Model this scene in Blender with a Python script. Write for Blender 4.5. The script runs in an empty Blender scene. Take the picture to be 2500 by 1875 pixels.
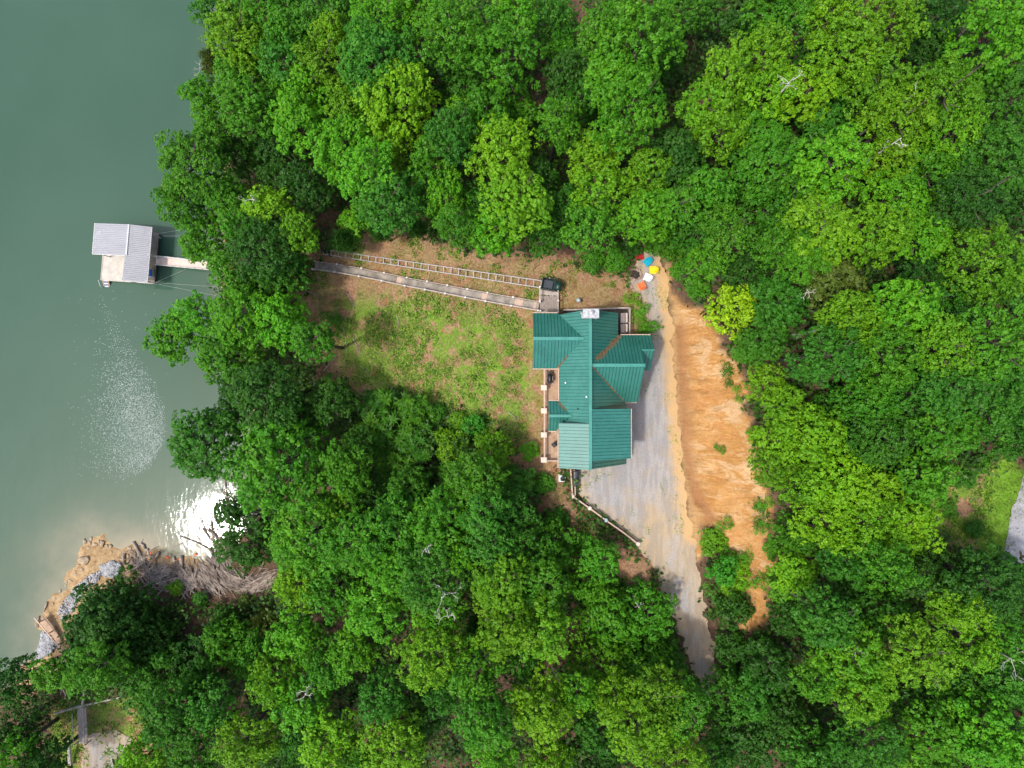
import bpy, math, random
import numpy as np
from mathutils import Vector, Matrix
from mathutils.geometry import delaunay_2d_cdt

R_ = random.Random(7)
rng = np.random.default_rng(11)
S = bpy.context.scene
COL = S.collection
PI = math.pi

# ------------------------------------------------------------------ camera, sky, sun, exposure
CAMH = 75.0
FPX = 1667.0                       # focal length in photo pixels (24 mm on a 36 mm sensor)
cam_d = bpy.data.cameras.new("camera")
cam_d.lens = 24.0; cam_d.sensor_width = 36.0; cam_d.sensor_fit = 'HORIZONTAL'
cam_d.clip_start = 0.5; cam_d.clip_end = 3000
cam = bpy.data.objects.new("camera", cam_d); COL.objects.link(cam)
cam.location = (0, 0, CAMH)
S.camera = cam

SUN = Vector((-0.382, -0.182, 0.906)).normalized()
w = bpy.data.worlds.new("World"); S.world = w; w.use_nodes = True
nt = w.node_tree; nt.nodes.clear()
sky = nt.nodes.new('ShaderNodeTexSky'); sky.sky_type = 'NISHITA'; sky.sun_disc = False
sky.sun_elevation = math.asin(SUN.z); sky.sun_rotation = math.atan2(SUN.x, SUN.y)
sky.dust_density = 3.5; sky.air_density = 1.0; sky.ozone_density = 1.0
bg = nt.nodes.new('ShaderNodeBackground'); bg.inputs[1].default_value = 0.15
wo = nt.nodes.new('ShaderNodeOutputWorld')
nt.links.new(sky.outputs[0], bg.inputs[0]); nt.links.new(bg.outputs[0], wo.inputs[0])
sd = bpy.data.lights.new("sun", 'SUN'); sd.energy = 1.6; sd.angle = math.radians(3.4); sd.color = (1.0, 0.96, 0.90)
so = bpy.data.objects.new("sun", sd); COL.objects.link(so)
so.rotation_euler = SUN.to_track_quat('Z', 'Y').to_euler()
so.location = (-60, -25, 140)
S.view_settings.view_transform = 'Standard'; S.view_settings.look = 'None'
S.view_settings.exposure = 0.92; S.view_settings.gamma = 1.0; S.view_settings.use_curve_mapping = False

# ------------------------------------------------------------------ helpers
def P(px, py, z):
    k = (CAMH - z) / FPX
    return Vector(((px - 1250) * k, (937.5 - py) * k, z))

def tag(o, label=None, cat=None, group=None, kind=None):
    if label: o['label'] = label
    if cat: o['category'] = cat
    if group: o['group'] = group
    if kind: o['kind'] = kind
    return o

def thing(name, label, cat, loc=(0, 0, 0), rz=0.0, group=None):
    o = bpy.data.objects.new(name, None); COL.objects.link(o)
    o.location = loc; o.rotation_euler = (0, 0, rz); o.empty_display_size = 0.3
    ORG[o] = Vector(loc)
    return tag(o, label, cat, group)

ORG = {}
class MB:
    def __init__(s): s.v = []; s.f = []; s.m = []
    def add(s, vs, fs, mi=0):
        b = len(s.v); s.v.extend([tuple(v) for v in vs]); s.f.extend([tuple(i + b for i in f) for f in fs]); s.m.extend([mi] * len(fs)); return s
    def box(s, c, sz, rz=0.0, mi=0, rot=None):
        c = Vector(c); hx, hy, hz = sz[0] / 2, sz[1] / 2, sz[2] / 2
        M = rot if rot is not None else Matrix.Rotation(rz, 3, 'Z')
        vs = [c + M @ Vector((x, y, z)) for x in (-hx, hx) for y in (-hy, hy) for z in (-hz, hz)]
        return s.add(vs, [(0, 1, 3, 2), (4, 6, 7, 5), (0, 4, 5, 1), (2, 3, 7, 6), (0, 2, 6, 4), (1, 5, 7, 3)], mi)
    def beam(s, a, b, wd, ht, mi=0):
        a = Vector(a); b = Vector(b); d = b - a; L = d.length
        if L < 1e-5: return s
        x = d / L; up = Vector((0, 0, 1))
        if abs(x.z) > 0.97: up = Vector((0, 1, 0))
        y = up.cross(x).normalized(); z = x.cross(y)
        M = Matrix((x, y, z)).transposed()
        return s.box((a + b) / 2, (L, wd, ht), mi=mi, rot=M)
    def tube(s, pts, rad, n=8, mi=0, cap=True):
        pts = [Vector(p) for p in pts]
        rs = rad if isinstance(rad, (list, tuple)) else [rad] * len(pts)
        rings = []
        for i, p in enumerate(pts):
            d = (pts[min(i + 1, len(pts) - 1)] - pts[max(i - 1, 0)]).normalized()
            up = Vector((0, 0, 1)) if abs(d.z) < 0.9 else Vector((1, 0, 0))
            a = d.cross(up).normalized(); b = d.cross(a)
            rings.append([p + (a * math.cos(2 * PI * k / n) + b * math.sin(2 * PI * k / n)) * rs[i] for k in range(n)])
        vs = [q for r in rings for q in r]; fs = []
        for i in range(len(pts) - 1):
            for k in range(n):
                fs.append((i * n + k, i * n + (k + 1) % n, (i + 1) * n + (k + 1) % n, (i + 1) * n + k))
        if cap:
            fs.append(tuple(range(n - 1, -1, -1))); fs.append(tuple((len(pts) - 1) * n + k for k in range(n)))
        return s.add(vs, fs, mi)
    def prism(s, poly, z0, z1, mi=0):
        """poly: list of (x,y); z0/z1 numbers or functions"""
        g0 = z0 if callable(z0) else (lambda x, y: z0); g1 = z1 if callable(z1) else (lambda x, y: z1)
        n = len(poly)
        vs = [(x, y, g0(x, y)) for x, y in poly] + [(x, y, g1(x, y)) for x, y in poly]
        fs = [tuple(range(n - 1, -1, -1)), tuple(range(n, 2 * n))] + [(i, (i + 1) % n, n + (i + 1) % n, n + i) for i in range(n)]
        return s.add(vs, fs, mi)
    def rock(s, c, r, seed=0, flat=0.6, n=7, mi=0):
        rr = random.Random(seed); c = Vector(c); rings = []
        tw = rr.random() * 6; ax = rr.uniform(.7, 1.3)
        jit = [rr.uniform(.75, 1.2) for _ in range(n)]
        for q, (hz, k) in enumerate(((-.6, .6), (-.1, 1.0), (.5, .85), (.85, .45))):
            rings.append([c + Vector((math.cos(tw + 2 * PI * i / n) * r * k * jit[i] * ax, math.sin(tw + 2 * PI * i / n) * r * k * jit[i] / ax, hz * r * flat * rr.uniform(.85, 1.15))) for i in range(n)])
        vs = [q for g in rings for q in g]; fs = []
        for i in range(3):
            for k in range(n): fs.append((i * n + k, i * n + (k + 1) % n, (i + 1) * n + (k + 1) % n, (i + 1) * n + k))
        fs.append(tuple(3 * n + k for k in range(n)))
        return s.add(vs, fs, mi)
    def build(s, name, mats, parent=None, smooth=False, loc=None):
        me = bpy.data.meshes.new(name)
        o0 = ORG.get(parent, Vector((0, 0, 0))) if parent else Vector(loc or (0, 0, 0))
        me.from_pydata([(x - o0.x, y - o0.y, z - o0.z) for x, y, z in s.v], [], s.f)
        if not isinstance(mats, (list, tuple)): mats = [mats]
        for m in mats: me.materials.append(m)
        if len(mats) > 1: me.polygons.foreach_set('material_index', s.m)
        if smooth: me.polygons.foreach_set('use_smooth', [True] * len(me.polygons))
        me.update()
        o = bpy.data.objects.new(name, me); COL.objects.link(o)
        if parent: o.parent = parent; ORG[o] = o0
        else: o.location = o0; ORG[o] = o0
        return o

def copy_tree(o, parent=None):
    c = o.copy(); COL.objects.link(c)
    if parent is not None: c.parent = parent
    for ch in list(KIDS.get(o, [])): copy_tree(ch, c)
    return c
KIDS = {}
def freeze(o):
    for q in [x for x in bpy.data.objects if x.parent == o]:
        KIDS.setdefault(o, []).append(q); freeze(q)

# ------------------------------------------------------------------ numpy value noise
_perm = rng.random((256, 256))
def vnoise(x, y):
    xi = np.floor(x).astype(int); yi = np.floor(y).astype(int); fx = x - xi; fy = y - yi
    fx = fx * fx * (3 - 2 * fx); fy = fy * fy * (3 - 2 * fy)
    a = _perm[xi & 255, yi & 255]; b = _perm[(xi + 1) & 255, yi & 255]; c = _perm[xi & 255, (yi + 1) & 255]; d = _perm[(xi + 1) & 255, (yi + 1) & 255]
    return (a * (1 - fx) + b * fx) * (1 - fy) + (c * (1 - fx) + d * fx) * fy
def fbm(x, y, oc=4):
    s = 0; a = .5; t = 0
    for i in range(oc):
        s = s + a * vnoise(x * 2 ** i + 17 * i, y * 2 ** i + 5 * i); t += a; a *= .5
    return s / t
def smooth(e0, e1, x):
    t = np.clip((x - e0) / (e1 - e0), 0, 1); return t * t * (3 - 2 * t)

# ------------------------------------------------------------------ terrain heights from measured points (photo px, height)
WATER = -14.0
ctrl = """0 0 -19;250 300 -19;0 700 -19;250 900 -18.5;0 1200 -17;400 700 -17;430 1100 -16;90 1380 -15.3;420 200 -17;500 1270 -14.7;420 450 -17;
0 1550 -15;330 1280 -14.8;560 0 -14;565 200 -14;540 400 -14;548 660 -14;565 850 -14;620 980 -14;600 1100 -14;640 1200 -14;575 1330 -14;500 1362 -14;420 1352 -14;330 1340 -14;
270 1322 -14;210 1308 -14;188 1360 -14;150 1425 -14;118 1490 -14;98 1525 -14;84 1590 -14;45 1660 -14;0 1700 -14;
700 100 -9.5;900 100 -6;1200 100 -3;1500 100 0;1700 100 1;2000 100 4;2400 100 6.5;700 400 -9.5;900 400 -6;1200 400 -2;1500 450 0;650 620 -11;
770 640 -8;850 660 -6.8;1000 680 -4.5;1150 720 -2.6;1290 735 -0.8;780 860 -8;900 900 -6.4;1050 850 -4;1200 900 -2.2;1300 950 -1.6;1315 1150 -1.6;
1420 740 -0.1;1400 820 -0.4;1400 1100 -0.5;1500 760 0;1600 700 0;1600 900 0;1620 1100 0;1500 1200 0;1440 1220 -0.1;1650 1250 -0.1;1590 640 0;1660 1400 -.8;1700 1530 -1.6;1745 1700 -2.4;1600 1450 -1.3;
1400 1300 -2.0;1480 1420 -2.4;1300 1300 -3.8;1645 760 0.1;1655 900 0.1;1660 1000 .1;1672 1120 0.1;1690 1250 0.1;1720 800 1.6;1770 800 3.2;1835 1000 5;1750 1000 2.6;1875 1200 5.2;1780 1200 2.8;1890 1380 4.4;1800 1350 1.8;1855 1520 2.2;
2000 1000 7;2200 1000 8.5;2450 1250 9;2450 1000 9;2000 1400 6;2400 1700 8;2000 1700 3;1850 1800 1;2100 600 6.5;2450 600 8.5;1750 600 1.5;
700 1130 -12.3;720 1350 -12;900 1200 -8.5;900 1500 -9.2;1100 1300 -5.5;1100 1600 -6.5;1300 1600 -4.5;1500 1600 -3.4;1500 1800 -4.4;1200 1850 -7;900 1800 -9.5;650 1700 -11.3;450 1700 -12;300 1550 -12.6;
250 1760 -12.2;200 1850 -11.8;500 1500 -12.8;110 1700 -12.8;600 1450 -13.2;60 1850 -12.4"""
C = [tuple(float(t) for t in q.split()) for q in ctrl.replace("\n", "").split(";") if q.strip()]
cw = np.array([P(*c)[:] for c in C])
def _U(r2): return np.where(r2 > 1e-9, r2 * np.log(np.maximum(r2, 1e-9)) * .5, 0)
n_ = len(cw); d2 = ((cw[:, None, :2] - cw[None, :, :2]) ** 2).sum(-1)
A = np.zeros((n_ + 3, n_ + 3)); A[:n_, :n_] = _U(d2) + np.eye(n_) * 2.0
A[:n_, n_] = 1; A[:n_, n_ + 1:] = cw[:, :2]; A[n_:, :n_] = A[:n_, n_:].T
sol = np.linalg.solve(A, np.concatenate([cw[:, 2], [0, 0, 0]]))
def h_base(x, y):
    x = np.asarray(x, float); y = np.asarray(y, float); xs = np.clip(x, -85, 85); ys = np.clip(y, -65, 65)
    out = sol[n_] + sol[n_ + 1] * xs + sol[n_ + 2] * ys
    for i in range(n_): out = out + sol[i] * _U((xs - cw[i, 0]) ** 2 + (ys - cw[i, 1]) ** 2)
    return np.clip(out, -24, 14)

def inpoly(x, y, poly):
    r = np.zeros(x.shape, bool); j = len(poly) - 1
    for i in range(len(poly)):
        xi, yi = poly[i]; xj, yj = poly[j]
        c = ((yi > y) != (yj > y)) & (x < (xj - xi) * (y - yi) / ((yj - yi) + 1e-12) + xi)
        r ^= c; j = i
    return r
def sdist(x, y, poly):
    """signed distance, positive inside"""
    d = np.full(x.shape, 1e9)
    for i in range(len(poly)):
        ax, ay = poly[i]; bx, by = poly[(i + 1) % len(poly)]
        dx, dy = bx - ax, by - ay; t = np.clip(((x - ax) * dx + (y - ay) * dy) / (dx * dx + dy * dy + 1e-12), 0, 1)
        d = np.minimum(d, np.hypot(x - ax - t * dx, y - ay - t * dy))
    return np.where(inpoly(x, y, poly), d, -d)
def ground0(px, py):
    z = -5.0
    for _ in range(12):
        p = P(px, py, z); z = .3 * z + .7 * float(h_base(p.x, p.y))
    return P(px, py, z)
def poly_px(s): return [(p.x, p.y) for p in (ground0(*[float(t) for t in q.split()]) for q in s.split(";"))]

DRIVE = poly_px("1560 612;1545 655;1536 690;1556 716;1576 742;1582 775;1590 812;1560 860;1500 1000;1480 1100;1405 1150;1408 1195;1425 1222;1462 1252;1500 1278;1545 1318;1574 1352;1602 1400;1622 1452;1650 1530;1672 1585;1690 1635;1705 1720;1770 1720;1752 1640;1741 1600;1727 1540;1718 1480;1707 1420;1700 1370;1690 1310;1679 1240;1668 1160;1657 1060;1650 960;1644 860;1638 770;1626 700;1618 650;1604 618")
CLAY = poly_px("1612 600;1640 640;1640 700;1668 738;1715 762;1748 800;1758 845;1795 890;1830 950;1815 1000;1848 1090;1868 1170;1895 1250;1882 1320;1895 1395;1868 1440;1880 1500;1852 1535;1800 1535;1835 1480;1806 1410;1776 1350;1748 1290;1712 1275;1716 1340;1708 1400;1690 1340;1678 1250;1666 1160;1655 1050;1648 950;1642 850;1636 760;1624 690")
CLEAR = poly_px("800 600;850 560;980 555;1100 590;1300 620;1500 655;1560 690;1590 740;1590 830;1560 900;1380 1160;1400 1240;1480 1300;1560 1350;1620 1430;1560 1450;1450 1400;1350 1330;1300 1190;1260 1130;1220 1060;1120 1010;1020 990;900 980;840 950;790 880;740 800;730 720;700 680;720 640;780 640")
BEACH = poly_px("200 1295;280 1315;340 1335;430 1345;500 1352;520 1372;430 1385;350 1380;330 1420;260 1430;230 1480;180 1560;150 1640;110 1680;60 1700;20 1720;60 1640;75 1590;90 1520;110 1480;145 1420;180 1360")
DRIFT = poly_px("330 1330;430 1345;520 1352;600 1320;690 1350;700 1400;650 1450;560 1470;500 1465;450 1450;360 1440;310 1400")
YARD = poly_px("120 1720;230 1700;360 1690;390 1760;400 1875;150 1900;120 1800")
LAWN = poly_px("2462 1085;2475 1120;2500 1160;2530 1180;2470 1380;2384 1350;2398 1250;2405 1170")
ROUGH = poly_px("2270 1180;2440 1110;2405 1200;2395 1350;2320 1340;2250 1270")

REDGE = poly_px('1618 650;1626 700;1638 770;1644 860;1650 960;1657 1060;1668 1160;1679 1240;1690 1310')
TOE = poly_px("1663 800;1668 870;1671 960;1678 1080;1690 1170;1708 1220;1738 1262")
WASH = poly_px("1695 1180;1722 1215;1752 1265;1735 1285;1708 1262;1692 1225")
def pdist(x, y, line):
    d = np.full(np.shape(x), 1e9)
    for (ax, ay), (bx, by) in zip(line[:-1], line[1:]):
        dx, dy = bx - ax, by - ay; t = np.clip(((x - ax) * dx + (y - ay) * dy) / (dx * dx + dy * dy), 0, 1); d = np.minimum(d, np.hypot(x - ax - t * dx, y - ay - t * dy))
    return d
def h_at(x, y):
    x = np.asarray(x, float); y = np.asarray(y, float)
    b = h_base(x, y)
    dc = sdist(x, y, CLAY); dd = sdist(x, y, DRIVE)
    rough = (fbm(x * .45, y * .45) - .5) * .7 + (fbm(x * 2.1 + 9, y * 2.1) - .5) * .22
    k = smooth(.2, -1.8, dd) * smooth(.5, -1.5, dc)
    # flat ground kept under the house and the terraces
    hx = np.maximum(np.abs(x - 8.3) - 6.8, np.abs(y) - 9.5)
    k = k * smooth(-.5, 1.5, hx)
    gul = np.abs(fbm(x * .35 + 3, y * 1.1 + x * .25) - .5) * 1.6 + (fbm(x * 1.6, y * 2.6) - .5) * .5
    kc = smooth(.2, 2.0, dc) * smooth(.0, 1.2, -dd)
    g2 = np.abs(fbm((x + y * .5) * .5 + 60, (y - x * .45) * 2.2) - .5) * 1.5
    ditch = -.4 * np.exp(-(pdist(x, y, TOE) / .5) ** 2) * smooth(-.2, .4, dc)
    return b + rough * k + (gul * 1.3 + g2 - .7) * kc + ditch
def gz(x, y): return float(h_at(np.array([x]), np.array([y]))[0])
def G(px, py, dz=0.0):
    z = -5.0
    for _ in range(10):
        p = P(px, py, z); z = .3 * z + .7 * (gz(p.x, p.y) + dz)
    return P(px, py, z)

# ------------------------------------------------------------------ materials
def mat_new(name):
    m = bpy.data.materials.new(name); m.use_nodes = True; t = m.node_tree; t.nodes.clear()
    out = t.nodes.new('ShaderNodeOutputMaterial'); b = t.nodes.new('ShaderNodeBsdfPrincipled')
    t.links.new(b.outputs[0], out.inputs[0]); return m, t, b, out
def ramp(t, fac, stops):
    r = t.nodes.new('ShaderNodeValToRGB'); t.links.new(fac, r.inputs[0])
    els = r.color_ramp.elements
    while len(els) < len(stops): els.new(.5)
    for e, (p, c) in zip(els, stops): e.position = p; e.color = (*c, 1)
    return r.outputs[0]
def noise(t, scale, detail=5, rough=.6, stretch=None, co='Object', dist=0.0):
    tc = t.nodes.new('ShaderNodeTexCoord'); n = t.nodes.new('ShaderNodeTexNoise')
    n.inputs['Scale'].default_value = scale; n.inputs['Detail'].default_value = detail; n.inputs['Roughness'].default_value = rough
    n.inputs['Distortion'].default_value = dist
    src = tc.outputs[co]
    if stretch:
        mp = t.nodes.new('ShaderNodeMapping'); mp.inputs['Scale'].default_value = stretch[:3]
        if len(stretch) > 3: mp.inputs['Rotation'].default_value = (0, 0, stretch[3])
        t.links.new(src, mp.inputs[0]); src = mp.outputs[0]
    t.links.new(src, n.inputs['Vector']); return n.outputs['Fac']
def mix(t, f, a, b):
    m = t.nodes.new('ShaderNodeMix'); m.data_type = 'RGBA'
    for s, v in ((m.inputs[0], f), (m.inputs[6], a), (m.inputs[7], b)):
        if isinstance(v, (int, float)): s.default_value = v
        elif isinstance(v, tuple): s.default_value = (*v, 1)
        else: t.links.new(v, s)
    return m.outputs[2]
def math_(t, op, a, b=None, c=None):
    m = t.nodes.new('ShaderNodeMath'); m.operation = op
    for i, v in enumerate((a, b, c)):
        if v is None: continue
        if isinstance(v, (int, float)): m.inputs[i].default_value = v
        else: t.links.new(v, m.inputs[i])
    return m.outputs[0]
def ramp_f(t, f, a, b_):
    mr = t.nodes.new('ShaderNodeMapRange'); mr.inputs[1].default_value = a; mr.inputs[2].default_value = b_; mr.clamp = True
    t.links.new(f, mr.inputs[0]); return mr.outputs[0]
def bump(t, b, h, st=.4, d=.05):
    n = t.nodes.new('ShaderNodeBump'); n.inputs['Strength'].default_value = st; n.inputs['Distance'].default_value = d
    t.links.new(h, n.inputs['Height']); t.links.new(n.outputs[0], b.inputs['Normal']); return n
def simple(name, c1, c2=None, scale=3.0, rough=.7, metal=0.0, bmp=0.2, stretch=None, lo=.35, hi=.65, spec=.4, bscale=None):
    m, t, b, o = mat_new(name)
    c2 = c2 or tuple(x * .75 for x in c1)
    n = noise(t, scale, stretch=stretch); t.links.new(ramp(t, n, [(lo, c1), (hi, c2)]), b.inputs['Base Color'])
    b.inputs['Roughness'].default_value = rough; b.inputs['Metallic'].default_value = metal
    b.inputs['Specular IOR Level'].default_value = spec
    if bmp: bump(t, b, noise(t, bscale or scale * 4, stretch=stretch), bmp, .02)
    return m

M = {}
def leaf_mat(name, trans=.24, rough=.5, objcol=True, cols=None, var=.35, warm=.18):
    m, t, b, o = mat_new(name)
    at = t.nodes.new('ShaderNodeAttribute'); at.attribute_name = 'tone'; at.attribute_type = 'GEOMETRY'
    geo = t.nodes.new('ShaderNodeNewGeometry')
    if objcol:
        oi = t.nodes.new('ShaderNodeObjectInfo'); base = oi.outputs['Color']
    else:
        base = ramp(t, geo.outputs['Random Per Island'], cols)
    # leaf to leaf and twig to twig variation
    v = math_(t, 'ADD', math_(t, 'MULTIPLY', at.outputs['Fac'], var * 1.3), math_(t, 'MULTIPLY', geo.outputs['Random Per Island'], var))
    v = math_(t, 'ADD', v, 1.0 - var * 1.15)
    hs = t.nodes.new('ShaderNodeHueSaturation'); hs.inputs['Saturation'].default_value = 1.0
    hue = math_(t, 'ADD', math_(t, 'MULTIPLY', at.outputs['Fac'], -warm * .12), .5 + warm * .05)
    t.links.new(hue, hs.inputs['Hue']); t.links.new(v, hs.inputs['Value']); t.links.new(base, hs.inputs['Color'])
    t.links.new(hs.outputs[0], b.inputs['Base Color']); b.inputs['Roughness'].default_value = rough; b.inputs['Specular IOR Level'].default_value = .2
    tr = t.nodes.new('ShaderNodeBsdfTranslucent')
    h2 = t.nodes.new('ShaderNodeHueSaturation'); h2.inputs['Hue'].default_value = .485; h2.inputs['Value'].default_value = 1.15
    t.links.new(hs.outputs[0], h2.inputs['Color']); t.links.new(h2.outputs[0], tr.inputs[0])
    mx = t.nodes.new('ShaderNodeMixShader'); mx.inputs[0].default_value = trans
    t.links.new(b.outputs[0], mx.inputs[1]); t.links.new(tr.outputs[0], mx.inputs[2]); t.links.new(mx.outputs[0], o.inputs[0])
    return m
M['leaf'] = leaf_mat('leaves')
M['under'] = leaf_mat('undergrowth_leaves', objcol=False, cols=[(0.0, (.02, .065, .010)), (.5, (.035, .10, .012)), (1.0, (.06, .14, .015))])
M['weed'] = leaf_mat('weed_leaves', objcol=False, cols=[(0.0, (.035, .13, .012)), (.45, (.11, .27, .02)), (.8, (.20, .33, .03)), (1.0, (.26, .30, .05))], trans=.3)
M['grassy'] = leaf_mat('grass_blades', objcol=False, cols=[(0.0, (.08, .17, .02)), (.6, (.16, .26, .03)), (1.0, (.30, .32, .09))], trans=.3)
M['straw'] = simple('dry_straw', (.42, .28, .17), (.22, .12, .07), scale=1.4, rough=.9, bmp=0)
M['bark'] = simple('bark', (.13, .10, .08), (.06, .045, .035), scale=3, rough=.95, bmp=.6)
M['deadwood'] = simple('weathered_wood', (.44, .39, .34), (.25, .21, .18), scale=2.5, rough=.9, bmp=.5)
M['pale_bark'] = simple('pale_dead_bark', (.60, .57, .50), (.36, .33, .28), scale=2.5, rough=.9, bmp=.3)
M['drift'] = simple('driftwood_grey', (.46, .38, .31), (.15, .115, .09), scale=.9, rough=.9, bmp=.5)
M['wood_grey'] = simple('grey_deck_boards', (.34, .29, .25), (.20, .165, .14), scale=2.2, rough=.85, bmp=.3, stretch=(6, 1, 1))
M['rail_wood'] = simple('pale_rail_wood', (.46, .40, .35), (.30, .25, .21), scale=2.5, rough=.8, bmp=.2)
M['tread'] = simple('tread_wood', (.34, .30, .25), (.17, .145, .12), scale=1.2, rough=.9, bmp=.3)
M['tan_wood'] = simple('tan_wood', (.46, .31, .20), (.33, .22, .145), scale=1.5, rough=.75, bmp=.25)
M['tan_rail'] = simple('tan_rail_paint', (.50, .36, .27), (.40, .28, .21), scale=2, rough=.6, bmp=.1)
M['cap'] = simple('cream_cap', (.66, .55, .46), (.55, .44, .36), scale=3, rough=.6, bmp=.1)
M['dark_deck'] = simple('dark_deck_boards', (.11, .085, .07), (.065, .05, .042), scale=2, rough=.8, bmp=.3)
M['log_wall'] = simple('brown_log_wall', (.20, .105, .05), (.12, .06, .03), scale=2, rough=.75, bmp=.3, stretch=(1, 1, 5))
M['glass'] = simple('window_glass', (.03, .04, .045), (.02, .025, .03), rough=.08, bmp=0, spec=.8)
M['trim'] = simple('white_trim', (.62, .60, .56), (.52, .50, .46), rough=.6, bmp=.05)
M['dark_metal'] = simple('dark_metal', (.04, .04, .045), (.025, .025, .03), rough=.4, metal=.3, bmp=.05)
M['galv'] = simple('galvanised_steel', (.44, .43, .42), (.30, .28, .27), scale=4, rough=.5, metal=.35, bmp=.05)
M['black_plastic'] = simple('black_plastic', (.02, .022, .026), (.012, .013, .016), rough=.45, bmp=.05)
M['slate_plastic'] = simple('slate_bin_plastic', (.035, .045, .06), (.02, .026, .036), rough=.45, bmp=.05)
M['white_paint'] = simple('white_enamel', (.72, .72, .70), (.60, .60, .58), rough=.5, bmp=.05)
M['stone'] = simple('chimney_stone', (.50, .50, .50), (.26, .26, .27), scale=4, rough=.9, bmp=.8, bscale=9)
M['rust'] = simple('leaf_litter_rust', (.19, .095, .05), (.09, .085, .04), scale=3, rough=.95, bmp=.6)
M['cushion'] = simple('cream_cushion', (.64, .54, .47), (.54, .44, .38), scale=2, rough=.85, bmp=.1)
M['globe'] = simple('blue_grey_globe', (.36, .46, .46), (.28, .37, .38), rough=.35, bmp=0)
M['tram_green'] = simple('dark_green_paint', (.012, .045, .038), (.008, .03, .026), rough=.4, bmp=.05)
M['concrete'] = simple('dock_concrete', (.52, .48, .41), (.40, .36, .30), scale=1.3, rough=.85, bmp=.2)
M['dock_dark'] = simple('wet_dock_board', (.24, .20, .155), (.15, .125, .10), scale=1.3, rough=.7, bmp=.2)
M['gang'] = simple('gangway_plank', (.62, .50, .43), (.52, .41, .35), scale=2, rough=.7, bmp=.1)
M['blue_plastic'] = simple('blue_plastic', (.01, .11, .42), (.008, .08, .33), rough=.4, bmp=0)
M['foam'] = simple('pale_foam', (.50, .56, .52), (.32, .38, .35), scale=.8, rough=.8, bmp=0)
M['riprap'] = simple('pale_riprap', (.42, .42, .42), (.20, .20, .205), scale=1.5, rough=.9, bmp=.3)
M['shore_rock'] = simple('tan_shore_rock', (.42, .33, .22), (.24, .17, .11), scale=2, rough=.9, bmp=.4)
M['fire_stone'] = simple('fire_ring_stone', (.40, .28, .22), (.25, .17, .13), scale=3, rough=.9, bmp=.4)
M['ash'] = simple('charred_ash', (.05, .035, .03), (.025, .02, .018), scale=6, rough=1, bmp=.3)
M['cable'] = simple('pale_cable', (.45, .50, .46), rough=.6, bmp=0)
M['orange_rag'] = simple('faded_orange_float', (.75, .18, .06), (.6, .14, .05), rough=.6, bmp=0)
for nm, c in (('yellow', (.85, .66, .01)), ('teal', (.0, .36, .50)), ('white', (.80, .82, .84)), ('orange', (.85, .19, .05)), ('red', (.42, .008, .010))):
    M['chair_' + nm] = simple('chair_paint_' + nm, c, tuple(x * .88 for x in c), rough=.5, bmp=.03)

# green standing seam metal
def roof_mat(name, c1, c2, c3):
    m, t, b, o = mat_new(name)
    n1 = noise(t, .35, 4); n2 = noise(t, 2.4, 6, .7)
    f = math_(t, 'ADD', math_(t, 'MULTIPLY', n1, .6), math_(t, 'MULTIPLY', n2, .4))
    dirt = ramp_f(t, noise(t, 1.1, 7, .72, dist=.6), .60, .74)
    t.links.new(mix(t, math_(t, 'MULTIPLY', dirt, .45), ramp(t, f, [(.32, c1), (.52, c2), (.70, c3)]), (.075, .085, .05)), b.inputs['Base Color'])
    b.inputs['Roughness'].default_value = .44; b.inputs['Metallic'].default_value = .0; b.inputs['Specular IOR Level'].default_value = .85
    bump(t, b, noise(t, 1.2, 2), .08, .05); return m
M['roof'] = roof_mat('green_metal_roof', (.016, .122, .092), (.028, .168, .130), (.054, .208, .166))
M['seam'] = simple('green_seam_shade', (.006, .060, .045), (.005, .045, .034), rough=.5, bmp=0)  # darker than the roof paint: the ribs' shadow lines put into their colour
M['ridge'] = simple('green_ridge_cap', (.045, .23, .185), (.03, .18, .14), scale=1.5, rough=.4, bmp=0)
def dockroof():
    m, t, b, o = mat_new('grey_corrugated_roof')
    t.links.new(ramp(t, noise(t, .8, 5), [(.3, (.36, .36, .375)), (.7, (.31, .31, .325))]), b.inputs['Base Color'])
    b.inputs['Roughness'].default_value = .55; b.inputs['Specular IOR Level'].default_value = .4; return m
M['dockroof'] = dockroof()
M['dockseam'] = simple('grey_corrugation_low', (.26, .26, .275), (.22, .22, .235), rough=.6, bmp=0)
M['dockridge'] = simple('grey_ridge_cap', (.48, .50, .50), (.42, .44, .44), rough=.5, bmp=0)

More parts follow.
